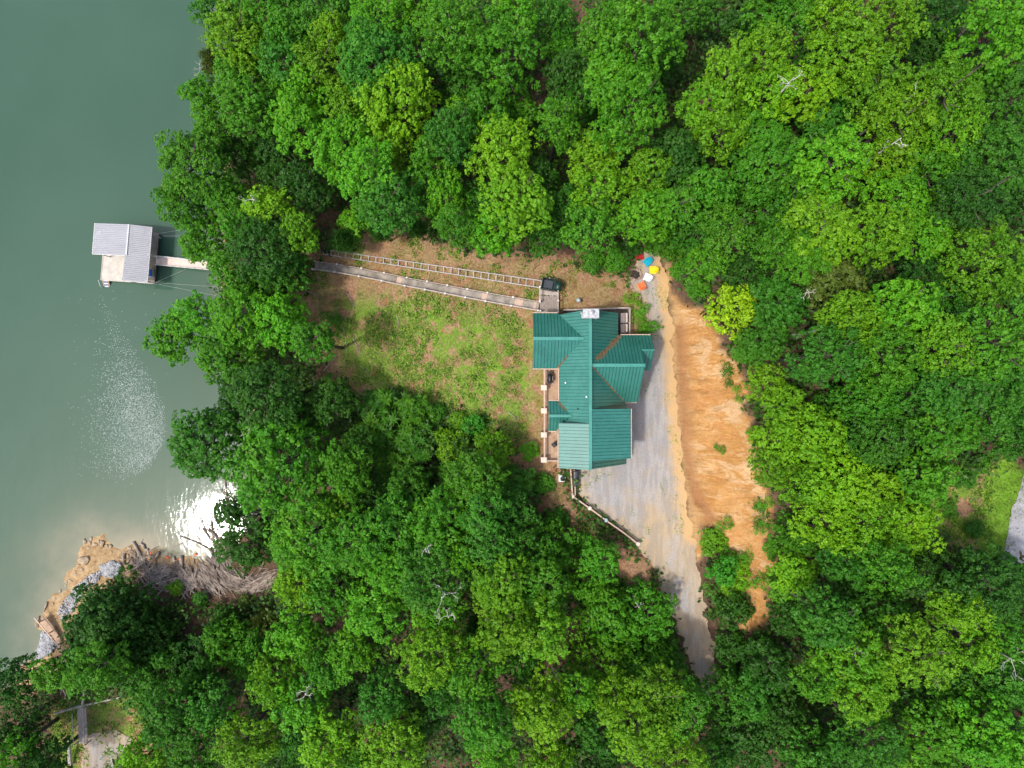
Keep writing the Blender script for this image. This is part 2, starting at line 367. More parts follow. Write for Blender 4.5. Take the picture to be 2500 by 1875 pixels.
def terrain_mat():
    m, t, b, o = mat_new('ground_soils')
    a1 = t.nodes.new('ShaderNodeAttribute'); a1.attribute_name = 'zone'; s1 = t.nodes.new('ShaderNodeSeparateColor'); t.links.new(a1.outputs['Color'], s1.inputs[0])
    a2 = t.nodes.new('ShaderNodeAttribute'); a2.attribute_name = 'zone2'; s2 = t.nodes.new('ShaderNodeSeparateColor'); t.links.new(a2.outputs['Color'], s2.inputs[0])
    fine = noise(t, 3.5, 8, .75); mid = noise(t, .55, 5, .6); mid2 = noise(t, .9, 6, .65, stretch=(1, 1, 1, .8))
    litter = ramp(t, fine, [(.3, (.045, .028, .018)), (.5, (.10, .062, .04)), (.7, (.17, .105, .065))])
    straw = ramp(t, fine, [(.25, (.11, .055, .03)), (.42, (.24, .130, .072)), (.58, (.35, .215, .125)), (.75, (.46, .32, .20))])
    red = ramp(t, fine, [(.3, (.17, .065, .03)), (.7, (.33, .15, .075))])
    straw = mix(t, ramp(t, mid2, [(.52, (0, 0, 0)), (.66, (1, 1, 1))]), straw, red)
    green = ramp(t, fine, [(.28, (.04, .09, .010)), (.45, (.10, .20, .018)), (.6, (.18, .27, .035)), (.76, (.34, .30, .12))])
    gmask = math_(t, 'MULTIPLY', s2.outputs[0], ramp_f(t, mid, .41, .52))
    clear = mix(t, gmask, straw, green)
    strk = noise(t, 1.1, 9, .72, stretch=(.42, 1.5, 1, .38), dist=2.2)
    crk = noise(t, .9, 6, .6, stretch=(.5, 1.6, 1, .45), dist=1.6)
    cl2 = noise(t, .28, 4, .6)
    clay = ramp(t, strk, [(.28, (.30, .12, .03)), (.40, (.46, .215, .06)), (.50, (.55, .31, .115)), (.62, (.60, .39, .18)), (.78, (.60, .45, .27))])
    clay2 = ramp(t, strk, [(.3, (.36, .16, .045)), (.55, (.48, .25, .075)), (.8, (.56, .36, .15))])
    clay = mix(t, ramp_f(t, cl2, .42, .58), clay, clay2)
    big = noise(t, .42, 6, .62, stretch=(.5, 1.3, 1, .42), dist=1.0)
    clay = mix(t, math_(t, 'MULTIPLY', ramp_f(t, big, .50, .60), .75), clay, ramp(t, strk, [(.3, (.54, .33, .15)), (.7, (.67, .48, .29))]))
    clay = mix(t, math_(t, 'MULTIPLY', ramp_f(t, big, .46, .36), .7), clay, ramp(t, strk, [(.3, (.40, .18, .055)), (.7, (.56, .29, .11))]))
    clay = mix(t, math_(t, 'MULTIPLY', a2.outputs['Alpha'], .85), clay, ramp(t, fine, [(.3, (.40, .24, .10)), (.7, (.53, .36, .18))]))
    ck = ramp_f(t, math_(t, 'ABSOLUTE', math_(t, 'SUBTRACT', crk, .5)), .016, .0)
    clay = mix(t, math_(t, 'MULTIPLY', ck, math_(t, 'MULTIPLY', cl2, 1.2)), clay, (.26, .12, .045))
    clay = mix(t, math_(t, 'MULTIPLY', s2.outputs[2], math_(t, 'ADD', strk, .35)), clay, (.34, .165, .07))
    sand = ramp(t, noise(t, 1.4, 7, .7), [(.3, (.20, .115, .05)), (.5, (.35, .235, .12)), (.7, (.47, .345, .20))])
    lawn = ramp(t, noise(t, 1.6, 7, .7), [(.3, (.08, .18, .012)), (.55, (.13, .26, .02)), (.8, (.26, .32, .07))])
    c = mix(t, s1.outputs[0], litter, clear); c = mix(t, s1.outputs[2], c, sand); c = mix(t, s2.outputs[1], c, lawn); c = mix(t, s1.outputs[1], c, clay)
    t.links.new(c, b.inputs['Base Color']); b.inputs['Roughness'].default_value = .95; b.inputs['Specular IOR Level'].default_value = .15
    hh = math_(t, 'ADD', fine, math_(t, 'MULTIPLY', strk, math_(t, 'MULTIPLY', s1.outputs[1], 2.5)))
    bump(t, b, hh, .8, .14); return m
M['terrain'] = terrain_mat()
def gravel_mat():
    m, t, b, o = mat_new('crushed_gravel')
    at = t.nodes.new('ShaderNodeAttribute'); at.attribute_name = 'edge'
    sc = t.nodes.new('ShaderNodeSeparateColor'); t.links.new(at.outputs['Color'], sc.inputs[0])
    fine = noise(t, 9, 8, .8); mid = noise(t, .5, 5, .6); trk = noise(t, .9, 4, .6, stretch=(2.0, .35, 1, .12))
    g = ramp(t, fine, [(.3, (.20, .19, .185)), (.5, (.31, .30, .295)), (.7, (.42, .41, .40))])
    tan = ramp(t, fine, [(.3, (.30, .22, .13)), (.7, (.48, .37, .23))])
    f = math_(t, 'ADD', math_(t, 'MULTIPLY', ramp_f(t, mid, .46, .66), .4), math_(t, 'MULTIPLY', sc.outputs[0], math_(t, 'ADD', mid, .35)))
    f = math_(t, 'ADD', f, math_(t, 'MULTIPLY', sc.outputs[1], ramp_f(t, trk, .42, .62))); f = math_(t, 'MINIMUM', f, 1.0)
    c = mix(t, f, g, tan)
    c = mix(t, math_(t, 'MULTIPLY', ramp_f(t, trk, .44, .56), .42), c, (.19, .18, .175))
    c = mix(t, ramp_f(t, math_(t, 'ADD', sc.outputs[2], math_(t, 'MULTIPLY', math_(t, 'SUBTRACT', noise(t, .9, 6, .7), .5), 1.3)), .25, .85), c, ramp(t, fine, [(.3, (.40, .24, .10)), (.7, (.53, .36, .18))]))
    vor = noise(t, 1.3, 8, .85); dk = ramp_f(t, vor, .64, .70)
    c = mix(t, math_(t, 'MULTIPLY', dk, .55), c, (.17, .12, .08))
    t.links.new(c, b.inputs['Base Color']); b.inputs['Roughness'].default_value = .95; b.inputs['Specular IOR Level'].default_value = .15
    bump(t, b, fine, .5, .05); return m
M['gravel'] = gravel_mat()
M['road'] = simple('pale_asphalt', (.34, .33, .35), (.25, .245, .26), scale=.8, rough=.9, bmp=.2)
def water_mat():
    m, t, b, o = mat_new('green_lake_water')
    at = t.nodes.new('ShaderNodeAttribute'); at.attribute_name = 'silt'
    sc = t.nodes.new('ShaderNodeSeparateColor'); t.links.new(at.outputs['Color'], sc.inputs[0])
    n = noise(t, .05, 4, .6); n2 = noise(t, .16, 4, .6)
    deep = ramp(t, n, [(.3, (.038, .084, .055)), (.7, (.047, .096, .065))])
    silt = ramp(t, n2, [(.3, (.19, .185, .125)), (.7, (.26, .225, .155))])
    f = math_(t, 'MINIMUM', math_(t, 'MULTIPLY', sc.outputs[0], math_(t, 'ADD', n2, .45)), 1.0)
    t.links.new(mix(t, f, deep, silt), b.inputs['Base Color'])
    b.inputs['Roughness'].default_value = .05; b.inputs['IOR'].default_value = 1.333; b.inputs['Specular IOR Level'].default_value = .34
    w1 = noise(t, .7, 3, .55, stretch=(1.0, .45, 1, .9)); w2 = noise(t, 2.6, 4, .65, stretch=(1.0, .6, 1, .9))
    hgt = math_(t, 'ADD', math_(t, 'MULTIPLY', w1, 1.0), math_(t, 'MULTIPLY', w2, .25))
    bump(t, b, hgt, .24, .075); return m
M['water'] = water_mat()

# ------------------------------------------------------------------ ground, water, driveway, road
def axis(lo, hi, st, far):
    a = list(np.arange(lo, hi + 1e-6, st)); d = st; l = lo; h = hi; L = []; H = []
    while l > -far: d *= 1.35; l -= d; L.append(l)
    d = st
    while h < far: d *= 1.35; h += d; H.append(h)
    return np.array(L[::-1] + a + H)
def set_attr(me, name, arr):
    at = me.attributes.new(name, 'FLOAT_COLOR', 'POINT'); at.data.foreach_set('color', np.ascontiguousarray(arr, np.float32).ravel())
def grid_mesh(name, X, Y, Z):
    ny, nx = X.shape; v = np.stack([X, Y, Z], -1).reshape(-1, 3)
    i = np.arange(ny * nx).reshape(ny, nx); f = np.stack([i[:-1, :-1], i[:-1, 1:], i[1:, 1:], i[1:, :-1]], -1).reshape(-1, 4)
    me = bpy.data.meshes.new(name); me.vertices.add(len(v)); me.vertices.foreach_set('co', v.ravel().astype(np.float32))
    me.loops.add(f.size); me.loops.foreach_set('vertex_index', f.ravel().astype(np.int32))
    me.polygons.add(len(f)); me.polygons.foreach_set('loop_start', np.arange(0, f.size, 4, dtype=np.int32))
    me.polygons.foreach_set('use_smooth', np.ones(len(f), bool))
    me.update(calc_edges=True); return me
xa = axis(-72, 76, .32, 420); ya = axis(-56, 56, .32, 420)
X, Y = np.meshgrid(xa, ya); Z = h_at(X, Y)
me = grid_mesh('ground', X, Y, Z); me.materials.append(M['terrain'])
nz = fbm(X * .5, Y * .5) - .5
nf = fbm(X * 1.7 + 40, Y * 1.7) - .5
def zmask(poly, soft=1.0, amp=2.2): return smooth(-soft, soft, sdist(X, Y, poly) + nz * amp + nf * 1.2)
z1 = np.zeros(X.shape + (4,)); z1[..., 3] = 1
z1[..., 0] = np.maximum(np.maximum(zmask(CLEAR, 1.6), zmask(YARD) * .9), zmask(ROUGH))
z1[..., 1] = smooth(-.35, .5, sdist(X, Y, CLAY) + nz * 1.0 + nf * .6) 
drv = smooth(-1.2, .2, sdist(X, Y, DRIVE) + nz * 1.0)
under_water = smooth(-13.6, -14.1, Z)
z1[..., 2] = np.maximum(zmask(BEACH, .6, 1.2), under_water)
z2 = np.zeros(X.shape + (4,)); z2[..., 3] = 1
gm = sdist(X, Y, poly_px("830 740;1000 730;1150 760;1290 800;1300 1000;1240 1080;1100 1030;950 970;870 930;830 860")) 
z2[..., 0] = np.clip(smooth(-2.5, 3, gm) * 1.1 + .22 * smooth(0, 2, sdist(X, Y, CLEAR)) + smooth(-.5, .8, sdist(X, Y, poly_px("1530 700;1580 740;1590 810;1560 820;1545 760"))) + .9 * zmask(YARD) + 1.0 * zmask(ROUGH), 0, 1)
z2[..., 1] = zmask(LAWN, .3, .5)
dto = pdist(X, Y, TOE)
z2[..., 3] = np.exp(-(pdist(X, Y, REDGE) / 1.3) ** 2)
z2[..., 2] = np.clip(np.exp(-(dto / .55) ** 2) + .9 * smooth(-.3, .8, sdist(X, Y, WASH) + nz * 1.5), 0, 1)
set_attr(me, 'zone', z1); set_attr(me, 'zone2', z2)
ground = bpy.data.objects.new('ground', me); COL.objects.link(ground); tag(ground, 'sloping clay and leaf litter ground of the wooded lakeside lot', kind='structure')

# water
xw = axis(-80, -15, .8, 420); yw = axis(-60, 60, .8, 420)
XW, YW = np.meshgrid(xw, yw); DW = WATER - h_at(XW, YW)
mw = grid_mesh('lake_water', XW, YW, np.full(XW.shape, WATER)); mw.materials.append(M['water'])
si = np.zeros(XW.shape + (4,)); si[..., 3] = 1
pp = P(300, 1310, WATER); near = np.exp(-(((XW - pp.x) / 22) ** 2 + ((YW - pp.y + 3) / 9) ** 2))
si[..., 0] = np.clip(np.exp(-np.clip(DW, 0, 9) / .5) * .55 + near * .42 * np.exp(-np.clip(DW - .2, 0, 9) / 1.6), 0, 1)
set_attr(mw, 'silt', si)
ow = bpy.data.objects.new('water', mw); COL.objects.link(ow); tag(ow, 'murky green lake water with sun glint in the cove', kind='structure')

def sheet(name, poly, mat, dz, step=.7, jag=.32, label='', edge=False, kind='structure'):
    pts = []
    n = len(poly)
    for i in range(n):
        a = Vector(poly[i]); b = Vector(poly[(i + 1) % n]); L = (b - a).length; k = max(1, int(L / .3))
        nn = Vector((-(b - a).y, (b - a).x)) / max(L, 1e-6)
        for j in range(k):
            p = a + (b - a) * j / k
            q = (float(fbm(np.array(p.x * .9), np.array(p.y * .9))) - .5) * 2 * jag * 2 + R_.uniform(-.5, .5) * jag * .5
            pts.append(p + nn * q)
    bn = len(pts); px = np.array([(p.x, p.y) for p in pts])
    xs = np.arange(px[:, 0].min(), px[:, 0].max(), step); ys = np.arange(px[:, 1].min(), px[:, 1].max(), step)
    gx, gy = np.meshgrid(xs, ys); gx = gx.ravel(); gy = gy.ravel(); sd_ = sdist(gx, gy, [tuple(q) for q in px[::2]]); ok = sd_ > .3
    allp = pts + [Vector((a, b)) for a, b in zip(gx[ok], gy[ok])]
    r = delaunay_2d_cdt(allp, [], [list(range(bn))], 1, 1e-4)
    vv = np.array([(v.x, v.y) for v in r[0]]); zz = h_at(vv[:, 0], vv[:, 1]) + dz
    me = bpy.data.meshes.new(name); me.from_pydata(np.column_stack([vv, zz]).tolist(), [], [tuple(f) for f in r[2]])
    me.materials.append(mat); me.polygons.foreach_set('use_smooth', [True] * len(me.polygons))
    if edge:
        e = np.zeros((len(vv), 4)); e[:, 3] = 1; d = sdist(vv[:, 0], vv[:, 1], poly)
        e[:, 0] = np.clip(np.clip(1 - d / 1.8, 0, 1) * .9 + .75 * np.exp(-(((vv[:, 0] - 16.5) / 3.0) ** 2 + ((vv[:, 1] + 16.0) / 5.0) ** 2)) * (vv[:, 0] < 22), 0, 1)
        low = smooth(-12, -22, vv[:, 1]); e[:, 1] = low * .8
        e[:, 2] = np.clip(1.15 - pdist(vv[:, 0], vv[:, 1], REDGE) / 1.5, 0, 1)
        at = me.attributes.new('edge', 'FLOAT_COLOR', 'POINT'); at.data.foreach_set('color', e.astype(np.float32).ravel())
    me.update()
    # face up
    if sum(p.normal.z for p in me.polygons[:50]) < 0: me.flip_normals()
    o = bpy.data.objects.new(name, me); COL.objects.link(o); tag(o, label, kind=kind); return o
sheet('driveway', DRIVE, M['gravel'], .05, label='pale grey gravel driveway and parking court beside the house', edge=True)
sheet('road', poly_px("2500 1160;2484 1210;2470 1250;2458 1300;2448 1340;2440 1376;2560 1420;2600 1180"), M['road'], .06, jag=.08, label='pale grey paved road at the right edge')
sheet('gravel_pad', poly_px("205 1800;260 1785;322 1795;318 1860;310 1910;205 1910"), M['gravel'], .06, jag=.25, label='grey gravel pad at the foot of the lower steps', edge=True)

# ------------------------------------------------------------------ leaf meshes (numpy)
def quads_mesh(name, C0, A_, B_, tone, mat, fold=.0):
    """diamond leaves: centre C0, half-length vector A_, half-width vector B_"""
    n = len(C0); v = np.empty((n, 4, 3)); v[:, 0] = C0 - A_; v[:, 1] = C0 + B_ - A_ * .15; v[:, 2] = C0 + A_; v[:, 3] = C0 - B_ - A_ * .15
    me = bpy.data.meshes.new(name); me.vertices.add(n * 4); me.vertices.foreach_set('co', v.astype(np.float32).ravel())
    me.loops.add(n * 4); me.loops.foreach_set('vertex_index', np.arange(n * 4, dtype=np.int32))
    me.polygons.add(n); me.polygons.foreach_set('loop_start', np.arange(0, n * 4, 4, dtype=np.int32))
    me.update(calc_edges=True); me.materials.append(mat)
    at = me.attributes.new('tone', 'FLOAT', 'POINT'); at.data.foreach_set('value', np.repeat(tone, 4).astype(np.float32))
    return me
def unit(a): return a / (np.linalg.norm(a, axis=-1, keepdims=True) + 1e-9)
def rdir(n, g): return unit(g.normal(size=(n, 3)))
def crown(name, R, seed, lobes, clumps, leaves, lsize, zsq=1.05, spread=.66, lobe_r=(.30, .44), kind='broad', ragged=.25):
    g = np.random.default_rng(seed); cs = []
    # lobe centres: golden spiral over the upper part, jittered
    tries = 0
    while len(cs) < lobes and tries < 4000:
        tries += 1
        t = g.random(); zc = 1 - 1.35 * t; rr = math.sqrt(max(0, 1 - zc * zc)); a = g.uniform(0, 2 * PI)
        s = spread * g.uniform(.62, 1.22); p = (rr * math.cos(a) * s, rr * math.sin(a) * s, zc * s * zsq * g.uniform(.75, 1.2))
        r = g.uniform(*lobe_r)
        if any((p[0] - q[0]) ** 2 + (p[1] - q[1]) ** 2 + (p[2] - q[2]) ** 2 < (.80 * (r + q[3])) ** 2 for q in cs): continue
        cs.append((*p, r))
    cs = np.array(cs); lt = g.random(len(cs))
    C0, A_, B_, T = [], [], [], []
    for (cx, cy, cz, lr), ltone in zip(cs, lt):
        n = int(clumps * (lr / .30) ** 2)
        d = rdir(n, g); d[:, 2] = np.where(d[:, 2] < -.15, -d[:, 2], d[:, 2]); d = unit(d)
        pos = np.array([cx, cy, cz]) + d * lr * g.uniform(1 - ragged, 1 + ragged * .9, (n, 1))
        # drop clumps buried inside other lobes
        dd = np.linalg.norm(pos[:, None] - cs[None, :, :3], axis=-1) / cs[None, :, 3]
        keep = (dd.min(1) > .62); pos = pos[keep]; d = d[keep]; n = len(pos)
        if not n: continue
        ct = .55 * g.random(n) + .45 * ltone; k = leaves
        cc = np.repeat(pos * R, k, 0); dn = np.repeat(d, k, 0); tt = np.repeat(ct, k)
        cr = np.repeat(g.uniform(.7, 1.25, n), k)[:, None]
        off = g.normal(size=(n * k, 3)) * np.array([.21, .21, .14]) * cr
        c = cc + off
        nrm = unit(dn * .7 + np.array([0, 0, .75]) + g.normal(size=(n * k, 3)) * .55)
        if kind == 'sumac':
            # palm-like rosettes of long leaflets
            ang = np.tile(np.arange(k) / k * 2 * PI, n) + np.repeat(g.uniform(0, 6, n), k)
            ax = np.stack([np.cos(ang), np.sin(ang), g.uniform(-.7, .25, n * k)], -1) + dn * .35; ax = unit(ax)
            L = lsize * g.uniform(.8, 1.2, (n * k, 1)); c = cc + ax * L * 1.05
            bx = unit(np.cross(ax, np.array([0, 0, 1.0]) + g.normal(size=(n * k, 3)) * .4)); A1 = ax * L; B1 = bx * L * .33
        elif kind == 'needle':
            ax = unit(dn * .8 + g.normal(size=(n * k, 3)) * .45 + np.array([0, 0, -.1])); L = lsize * g.uniform(.7, 1.4, (n * k, 1))
            bx = unit(np.cross(ax, g.normal(size=(n * k, 3)))); A1 = ax * L; B1 = bx * L * .16
        else:
            od = unit(dn * .75 + np.array([0, 0, .35]) + g.normal(size=(n * k, 3)) * .62)
            c = cc + od * cr * g.uniform(.24, .46, (n * k, 1)); nrm = unit(od * .9 + np.array([0, 0, .35]) + g.normal(size=(n * k, 3)) * .32)
            ax = unit(np.cross(nrm, g.normal(size=(n * k, 3)))); bx = np.cross(nrm, ax)
            L = lsize * g.uniform(.6, 1.3, (n * k, 1)); A1 = ax * L; B1 = bx * L * .62
        C0.append(c); A_.append(A1); B_.append(B1); T.append(tt)
    return quads_mesh(name, np.concatenate(C0), np.concatenate(A_), np.concatenate(B_), np.concatenate(T), M['leaf'])
def trunk_mesh(R, seed, L=9.0):
    g = random.Random(seed); b = MB()
    tr = .055 * R + .05
    b.tube([(0, 0, -L), (.05, .03, -L * .6), (0, .08, -L * .25), (0, 0, .15 * R), (0, .1, .6 * R)], [tr * 1.5, tr * 1.05, tr * .9, tr * .65, tr * .25], 7)
    for i in range(9):
        a = i * 2.4 + g.random(); z0 = -.35 * R + .08 * i * R; el = g.uniform(.3, .9); ln = R * g.uniform(.55, .85)
        e = Vector((math.cos(a) * ln, math.sin(a) * ln, z0 + el * ln * .7)); s = Vector((0, 0, z0)); m = s.lerp(e, .5) + Vector((0, 0, -.08 * R))
        b.tube([s, m, e], [tr * .5, tr * .32, tr * .1], 5)
        a2 = a + g.uniform(-.8, .8)
        b.tube([m, m + Vector((math.cos(a2) * ln * .4, math.sin(a2) * ln * .4, ln * .35))], [tr * .25, tr * .07], 4)
    me = bpy.data.meshes.new('trunk'); me.from_pydata(b.v, [], b.f); me.materials.append(M['bark']); me.polygons.foreach_set('use_smooth', [True] * len(me.polygons)); me.update(); return me
PROTO = {}
PROTO['big'] = [(4.2, crown('crown', 4.2, 100 + i, (38, 46, 30, 42, 34, 50, 36, 44)[i], 34, 13, (.17, .15, .19, .16, .18, .15, .17, .16)[i], zsq=(1.0, 1.2, .95, 1.1, 1.05, 1.0, 1.3, .9)[i], spread=(.78, .80, .76, .82, .76, .80, .78, .84)[i], lobe_r=((.17, .31), (.14, .26), (.20, .34), (.15, .28), (.18, .33), (.13, .25), (.16, .30), (.15, .27))[i]), trunk_mesh(4.2, i)) for i in range(8)]
PROTO['mid'] = [(3.0, crown('crown', 3.0, 200 + i, (24, 30, 20, 27, 24, 32)[i], 22, 12, (.17, .15, .18, .16, .17, .15)[i], zsq=(1.1, 1.3, 1.0, 1.2, 1.0, 1.4)[i], spread=(.78, .76, .80, .82, .78, .76)[i], lobe_r=((.2, .36), (.17, .30), (.22, .38), (.18, .32), (.2, .36), (.16, .3))[i]), trunk_mesh(3.0, 10 + i)) for i in range(6)]
PROTO['small'] = [(1.8, crown('crown', 1.8, 300 + i, 12, 16, 10, .15, zsq=1.0, spread=.72, lobe_r=(.24, .42)), trunk_mesh(1.8, 20 + i)) for i in range(3)]
PROTO['sumac'] = [(2.4, crown('crown', 2.4, 400 + i, 26, 9, 8, .30, zsq=.75, spread=.88, lobe_r=(.16, .30), kind='sumac'), trunk_mesh(2.0, 30 + i)) for i in range(2)]
PROTO['tuft'] = [(1.0, crown('crown', 1.0, 600 + i, 7, 7, 8, .12, zsq=.5, spread=1.0, lobe_r=(.25, .5), ragged=.8), trunk_mesh(1.0, 50 + i)) for i in range(3)]
PROTO['cedar'] = [(2.0, crown('crown', 2.0, 500 + i, 16, 30, 12, .26, zsq=1.7, spread=.62, lobe_r=(.24, .36), kind='needle', ragged=.4), trunk_mesh(2.0, 40 + i)) for i in range(2)]

# per tree colours (linear foliage albedo)
TONE = {'Y': (.094, .245, .006), 'y': (.116, .290, .006), 'B': (.054, .200, .007), 'b': (.072, .255, .007), 'M': (.036, .148, .008), 'C': (.042, .168, .010), 'D': (.025, .096, .007), 'T': (.028, .100, .008), 'O': (.080, .125, .016), 'W': (.25, .42, .008), 'G': (.045, .25, .016)}
TWORD = {'Y': 'yellow-green', 'y': 'bright yellow-green', 'B': 'mid green', 'b': 'bright green', 'M': 'deep green', 'C': 'cool green', 'D': 'dark green', 'T': 'bluish dark green', 'O': 'olive', 'W': 'vivid lime', 'G': 'emerald'}

trees_txt = """530 40 58 M;588 105 72 Y;600 175 60 B;620 205 50 M;660 30 75 B;700 92 52 B;790 30 78 C;712 85 45 B;812 90 45 y;868 62 42 M;707 160 56 C;795 165 68 Y;935 60 70 b;930 160 82 C;1030 40 60 b;1105 88 68 B;
1165 120 50 B;1050 185 52 D;1135 225 52 M;763 237 62 b;690 232 45 B;512 242 52 b;620 268 70 B;850 262 48 Y;975 255 80 y;960 340 60 Y;735 310 62 b;850 362 72 b;680 352 42 D;590 385 55 D;525 330 48 B;480 405 78 B;468 505 75 B;
905 430 68 b;950 505 72 C;755 455 60 D;680 440 42 D;662 530 62 y;730 570 45 Y;1110 340 68 C;1060 400 52 B;867 545 36 b;1226 150 92 B;1255 35 50 b;1350 55 50 M;1370 115 35 B;1555 110 96 B;1470 95 60 B;1500 200 75 b;
1606 150 40 M;1530 285 82 b;1390 195 55 D;1358 305 58 B;1190 285 50 B;1262 275 38 B;1130 310 50 Y;1225 380 74 y;1260 500 78 Y;1210 565 55 b;1450 390 58 y;1460 468 62 Y;1575 430 55 Y;1570 535 62 b;1440 560 60 B;1380 500 46 M;
1640 400 65 T;1170 500 46 M;1330 575 46 M;1685 30 58 M;1800 80 40 D;1870 35 55 B;1850 145 68 Y;1765 190 62 Y;1715 265 58 Y;1745 335 66 y;1860 235 70 y;1840 330 60 B;1870 405 74 B;1715 480 66 B;1690 565 50 M;1775 565 55 B;
1925 45 60 B;2015 45 62 Y;2150 65 82 Y;2055 140 78 Y;2275 60 60 D;2390 115 98 b;2245 155 55 D;2135 215 76 Y;2290 235 80 Y;2460 255 75 C;2185 300 72 Y;2310 340 72 Y;1960 235 60 y;2010 310 55 M;2020 410 84 b;1945 470 48 B;
2170 400 58 Y;2255 435 66 B;2175 490 62 b;2420 400 76 C;2360 490 74 D;1860 510 66 M;1990 565 78 Y;2120 575 76 Y;2235 580 66 b;2395 640 92 Y;1960 635 56 B;1890 600 56 B;1790 758 58 W;1725 640 42 b;1815 665 52 D;2030 700 66 O;
2070 785 76 Y;2190 760 72 b;1900 740 62 M;1860 830 58 M;2290 735 58 M;2410 840 84 B;2300 850 70 Y;2140 870 82 B;2010 870 70 M;2210 960 74 M;2105 975 74 B;2320 950 70 M;1868 935 48 y;1905 990 50 Y;1900 1075 62 y;1975 1060 66 y;
1880 1140 45 Y;2055 1010 62 M;2150 1065 72 M;2465 950 66 M;2400 1010 62 C;2475 1070 50 M;2300 1045 66 B;2030 1165 78 y;1960 1180 55 y;2110 1190 66 y;2010 1270 74 y;2110 1275 76 y;2205 1280 72 y;2235 1160 66 B;1930 1300 50 B;
1935 1395 46 y;1905 1430 34 b;2060 1365 58 M;2160 1375 60 B;2400 1425 82 D;2478 1415 50 D;2315 1380 62 D;2005 1500 72 C;1925 1500 50 D;2150 1495 58 M;2060 1580 78 b;2225 1590 72 Y;2090 1680 76 Y;1995 1650 52 B;2300 1480 48 Y;2350 1565 58 y;
2355 1480 50 Y;2460 1545 58 B;2350 1655 64 M;2445 1660 58 C;2290 1765 82 B;2395 1775 84 b;2470 1830 60 B;2250 1850 62 b;2110 1790 72 M;2050 1850 60 D;1960 1820 66 C;1880 1620 56 D;1850 1690 58 M;1910 1740 50 D;1770 1690 74 C;1800 1800 74 T;
1480 1500 66 B;1580 1488 60 B;1460 1610 74 Y;1565 1590 60 B;1615 1600 50 M;1600 1690 70 Y;1550 1760 66 Y;1672 1715 48 B;1225 1415 74 Y;1315 1425 62 B;1235 1520 74 Y;1320 1530 62 Y;1050 1585 76 y;1060 1400 80 C;1070 1485 56 b;1165 1620 62 B;
1330 1715 76 y;1180 1740 68 B;1205 1830 56 b;1340 1845 58 Y;1440 1840 64 D;1405 1680 46 b;1460 1770 56 M;1650 1835 70 Y;1620 1770 52 B;1355 1325 62 B;1460 1365 44 B;1430 1420 46 b;1195 1320 56 C;1270 1310 50 M;430 822 58 b;492 768 58 b;
595 775 74 b;690 790 64 b;560 870 66 B;765 835 46 B;640 690 56 M;640 610 70 D;705 655 58 M;560 660 48 B;505 590 60 B;655 965 78 D;590 940 50 D;812 975 52 D;735 1020 50 D;515 1085 84 M;560 1020 45 D;700 1130 106 B;855 1150 56 B;890 1220 52 D;
1100 1085 40 Y;1205 1095 46 Y;1160 1165 60 B;1250 1250 50 M;765 1300 82 b;865 1320 74 B;838 1248 50 Y;738 1420 54 y;820 1440 62 B;975 1275 66 B;1090 1265 66 B;1180 1245 50 C;965 1375 66 b;1115 1340 50 b;612 1322 60 D;552 1530 40 D;650 1530 38 O;
925 1475 64 b;292 1490 84 T;232 1545 46 D;352 1520 58 D;280 1560 66 D;380 1570 56 D;570 1560 52 B;620 1600 48 B;490 1600 52 D;720 1540 56 b;680 1645 60 y;750 1690 64 b;800 1615 54 B;860 1590 50 b;940 1690 54 C;450 1730 76 M;520 1720 50 C;
400 1650 62 M;500 1650 50 M;610 1790 66 Y;690 1850 48 M;815 1800 66 y;960 1820 70 Y;1035 1740 50 D;880 1860 44 B;365 1840 56 y;480 1845 56 B;60 1655 52 D;135 1640 42 B;60 1760 60 D;25 1840 56 b;120 1855 50 D;250 1620 60 B;330 1605 50 D;
1960 1900 60 B;740 1780 50 M;1090 1690 46 M;1730 1840 50 M;1500 1690 52 Y;560 480 50 B;600 560 50 B;440 455 40 Y;1415 245 42 M;1005 470 48 C;1090 490 52 b;1120 560 50 B;1320 440 44 D;1650 510 48 B;1620 590 45 B;1920 560 48 M;
2240 680 46 D;2480 480 50 D;2480 690 48 M;2060 300 40 D;1985 140 42 M;570 1250 34 D;905 1310 40 B;1000 1190 46 M;880 1090 44 D;1790 1480 40 D;1760 1390 36 G;1782 1575 34 D;1850 1590 40 D;2240 1400 50 D;2060 1440 38 D;1270 1610 46 M;2200 1700 50 D"""
SPECIAL = {(1790, 758): 'round vivid lime young tree at the top of the clay bank',
 (867, 545): 'low bright green bushy tree above the upper end of the rails',
 (515, 1085): 'dark rounded tree leaning over the cove, alone against the water',
 (612, 1322): 'dark green tree standing between the glinting cove and the driftwood',
 (292, 1490): 'largest bluish dark green tree spreading behind the riprap beach',
 (430, 822): 'bright green crown reaching farthest out over the lake below the dock',
 (1555, 110): 'largest mid green crown left of the dark gap near the top edge',
 (700, 1130): 'very large rounded mid green crown right of the cove',
 (1760, 1390): 'small emerald tree between driveway bend and the lower clay bank'}
extra = """932 562 30 T cedar;1020 560 24 T cedar;1640 400 58 T cedar;1440 260 34 M cedar;524 152 30 O cedar;840 590 30 T cedar;2050 1130 34 T cedar;955 1042 62 B sumac;905 1075 40 B sumac;1015 1085 45 B sumac;985 1140 52 B sumac;1262 1180 40 C sumac;1235 1215 40 B sumac;925 985 36 C sumac;
985 1210 44 B sumac;1110 1160 34 B sumac;648 1515 30 O cedar;565 1515 26 T cedar;1860 1590 34 D cedar;1010 1000 30 B sumac;1165 1540 34 D cedar;1160 1040 26 G small"""
HT = {'big': 14.5, 'mid': 12.5, 'small': 6.5, 'sumac': 5.0, 'cedar': 6.5}
TREES = []
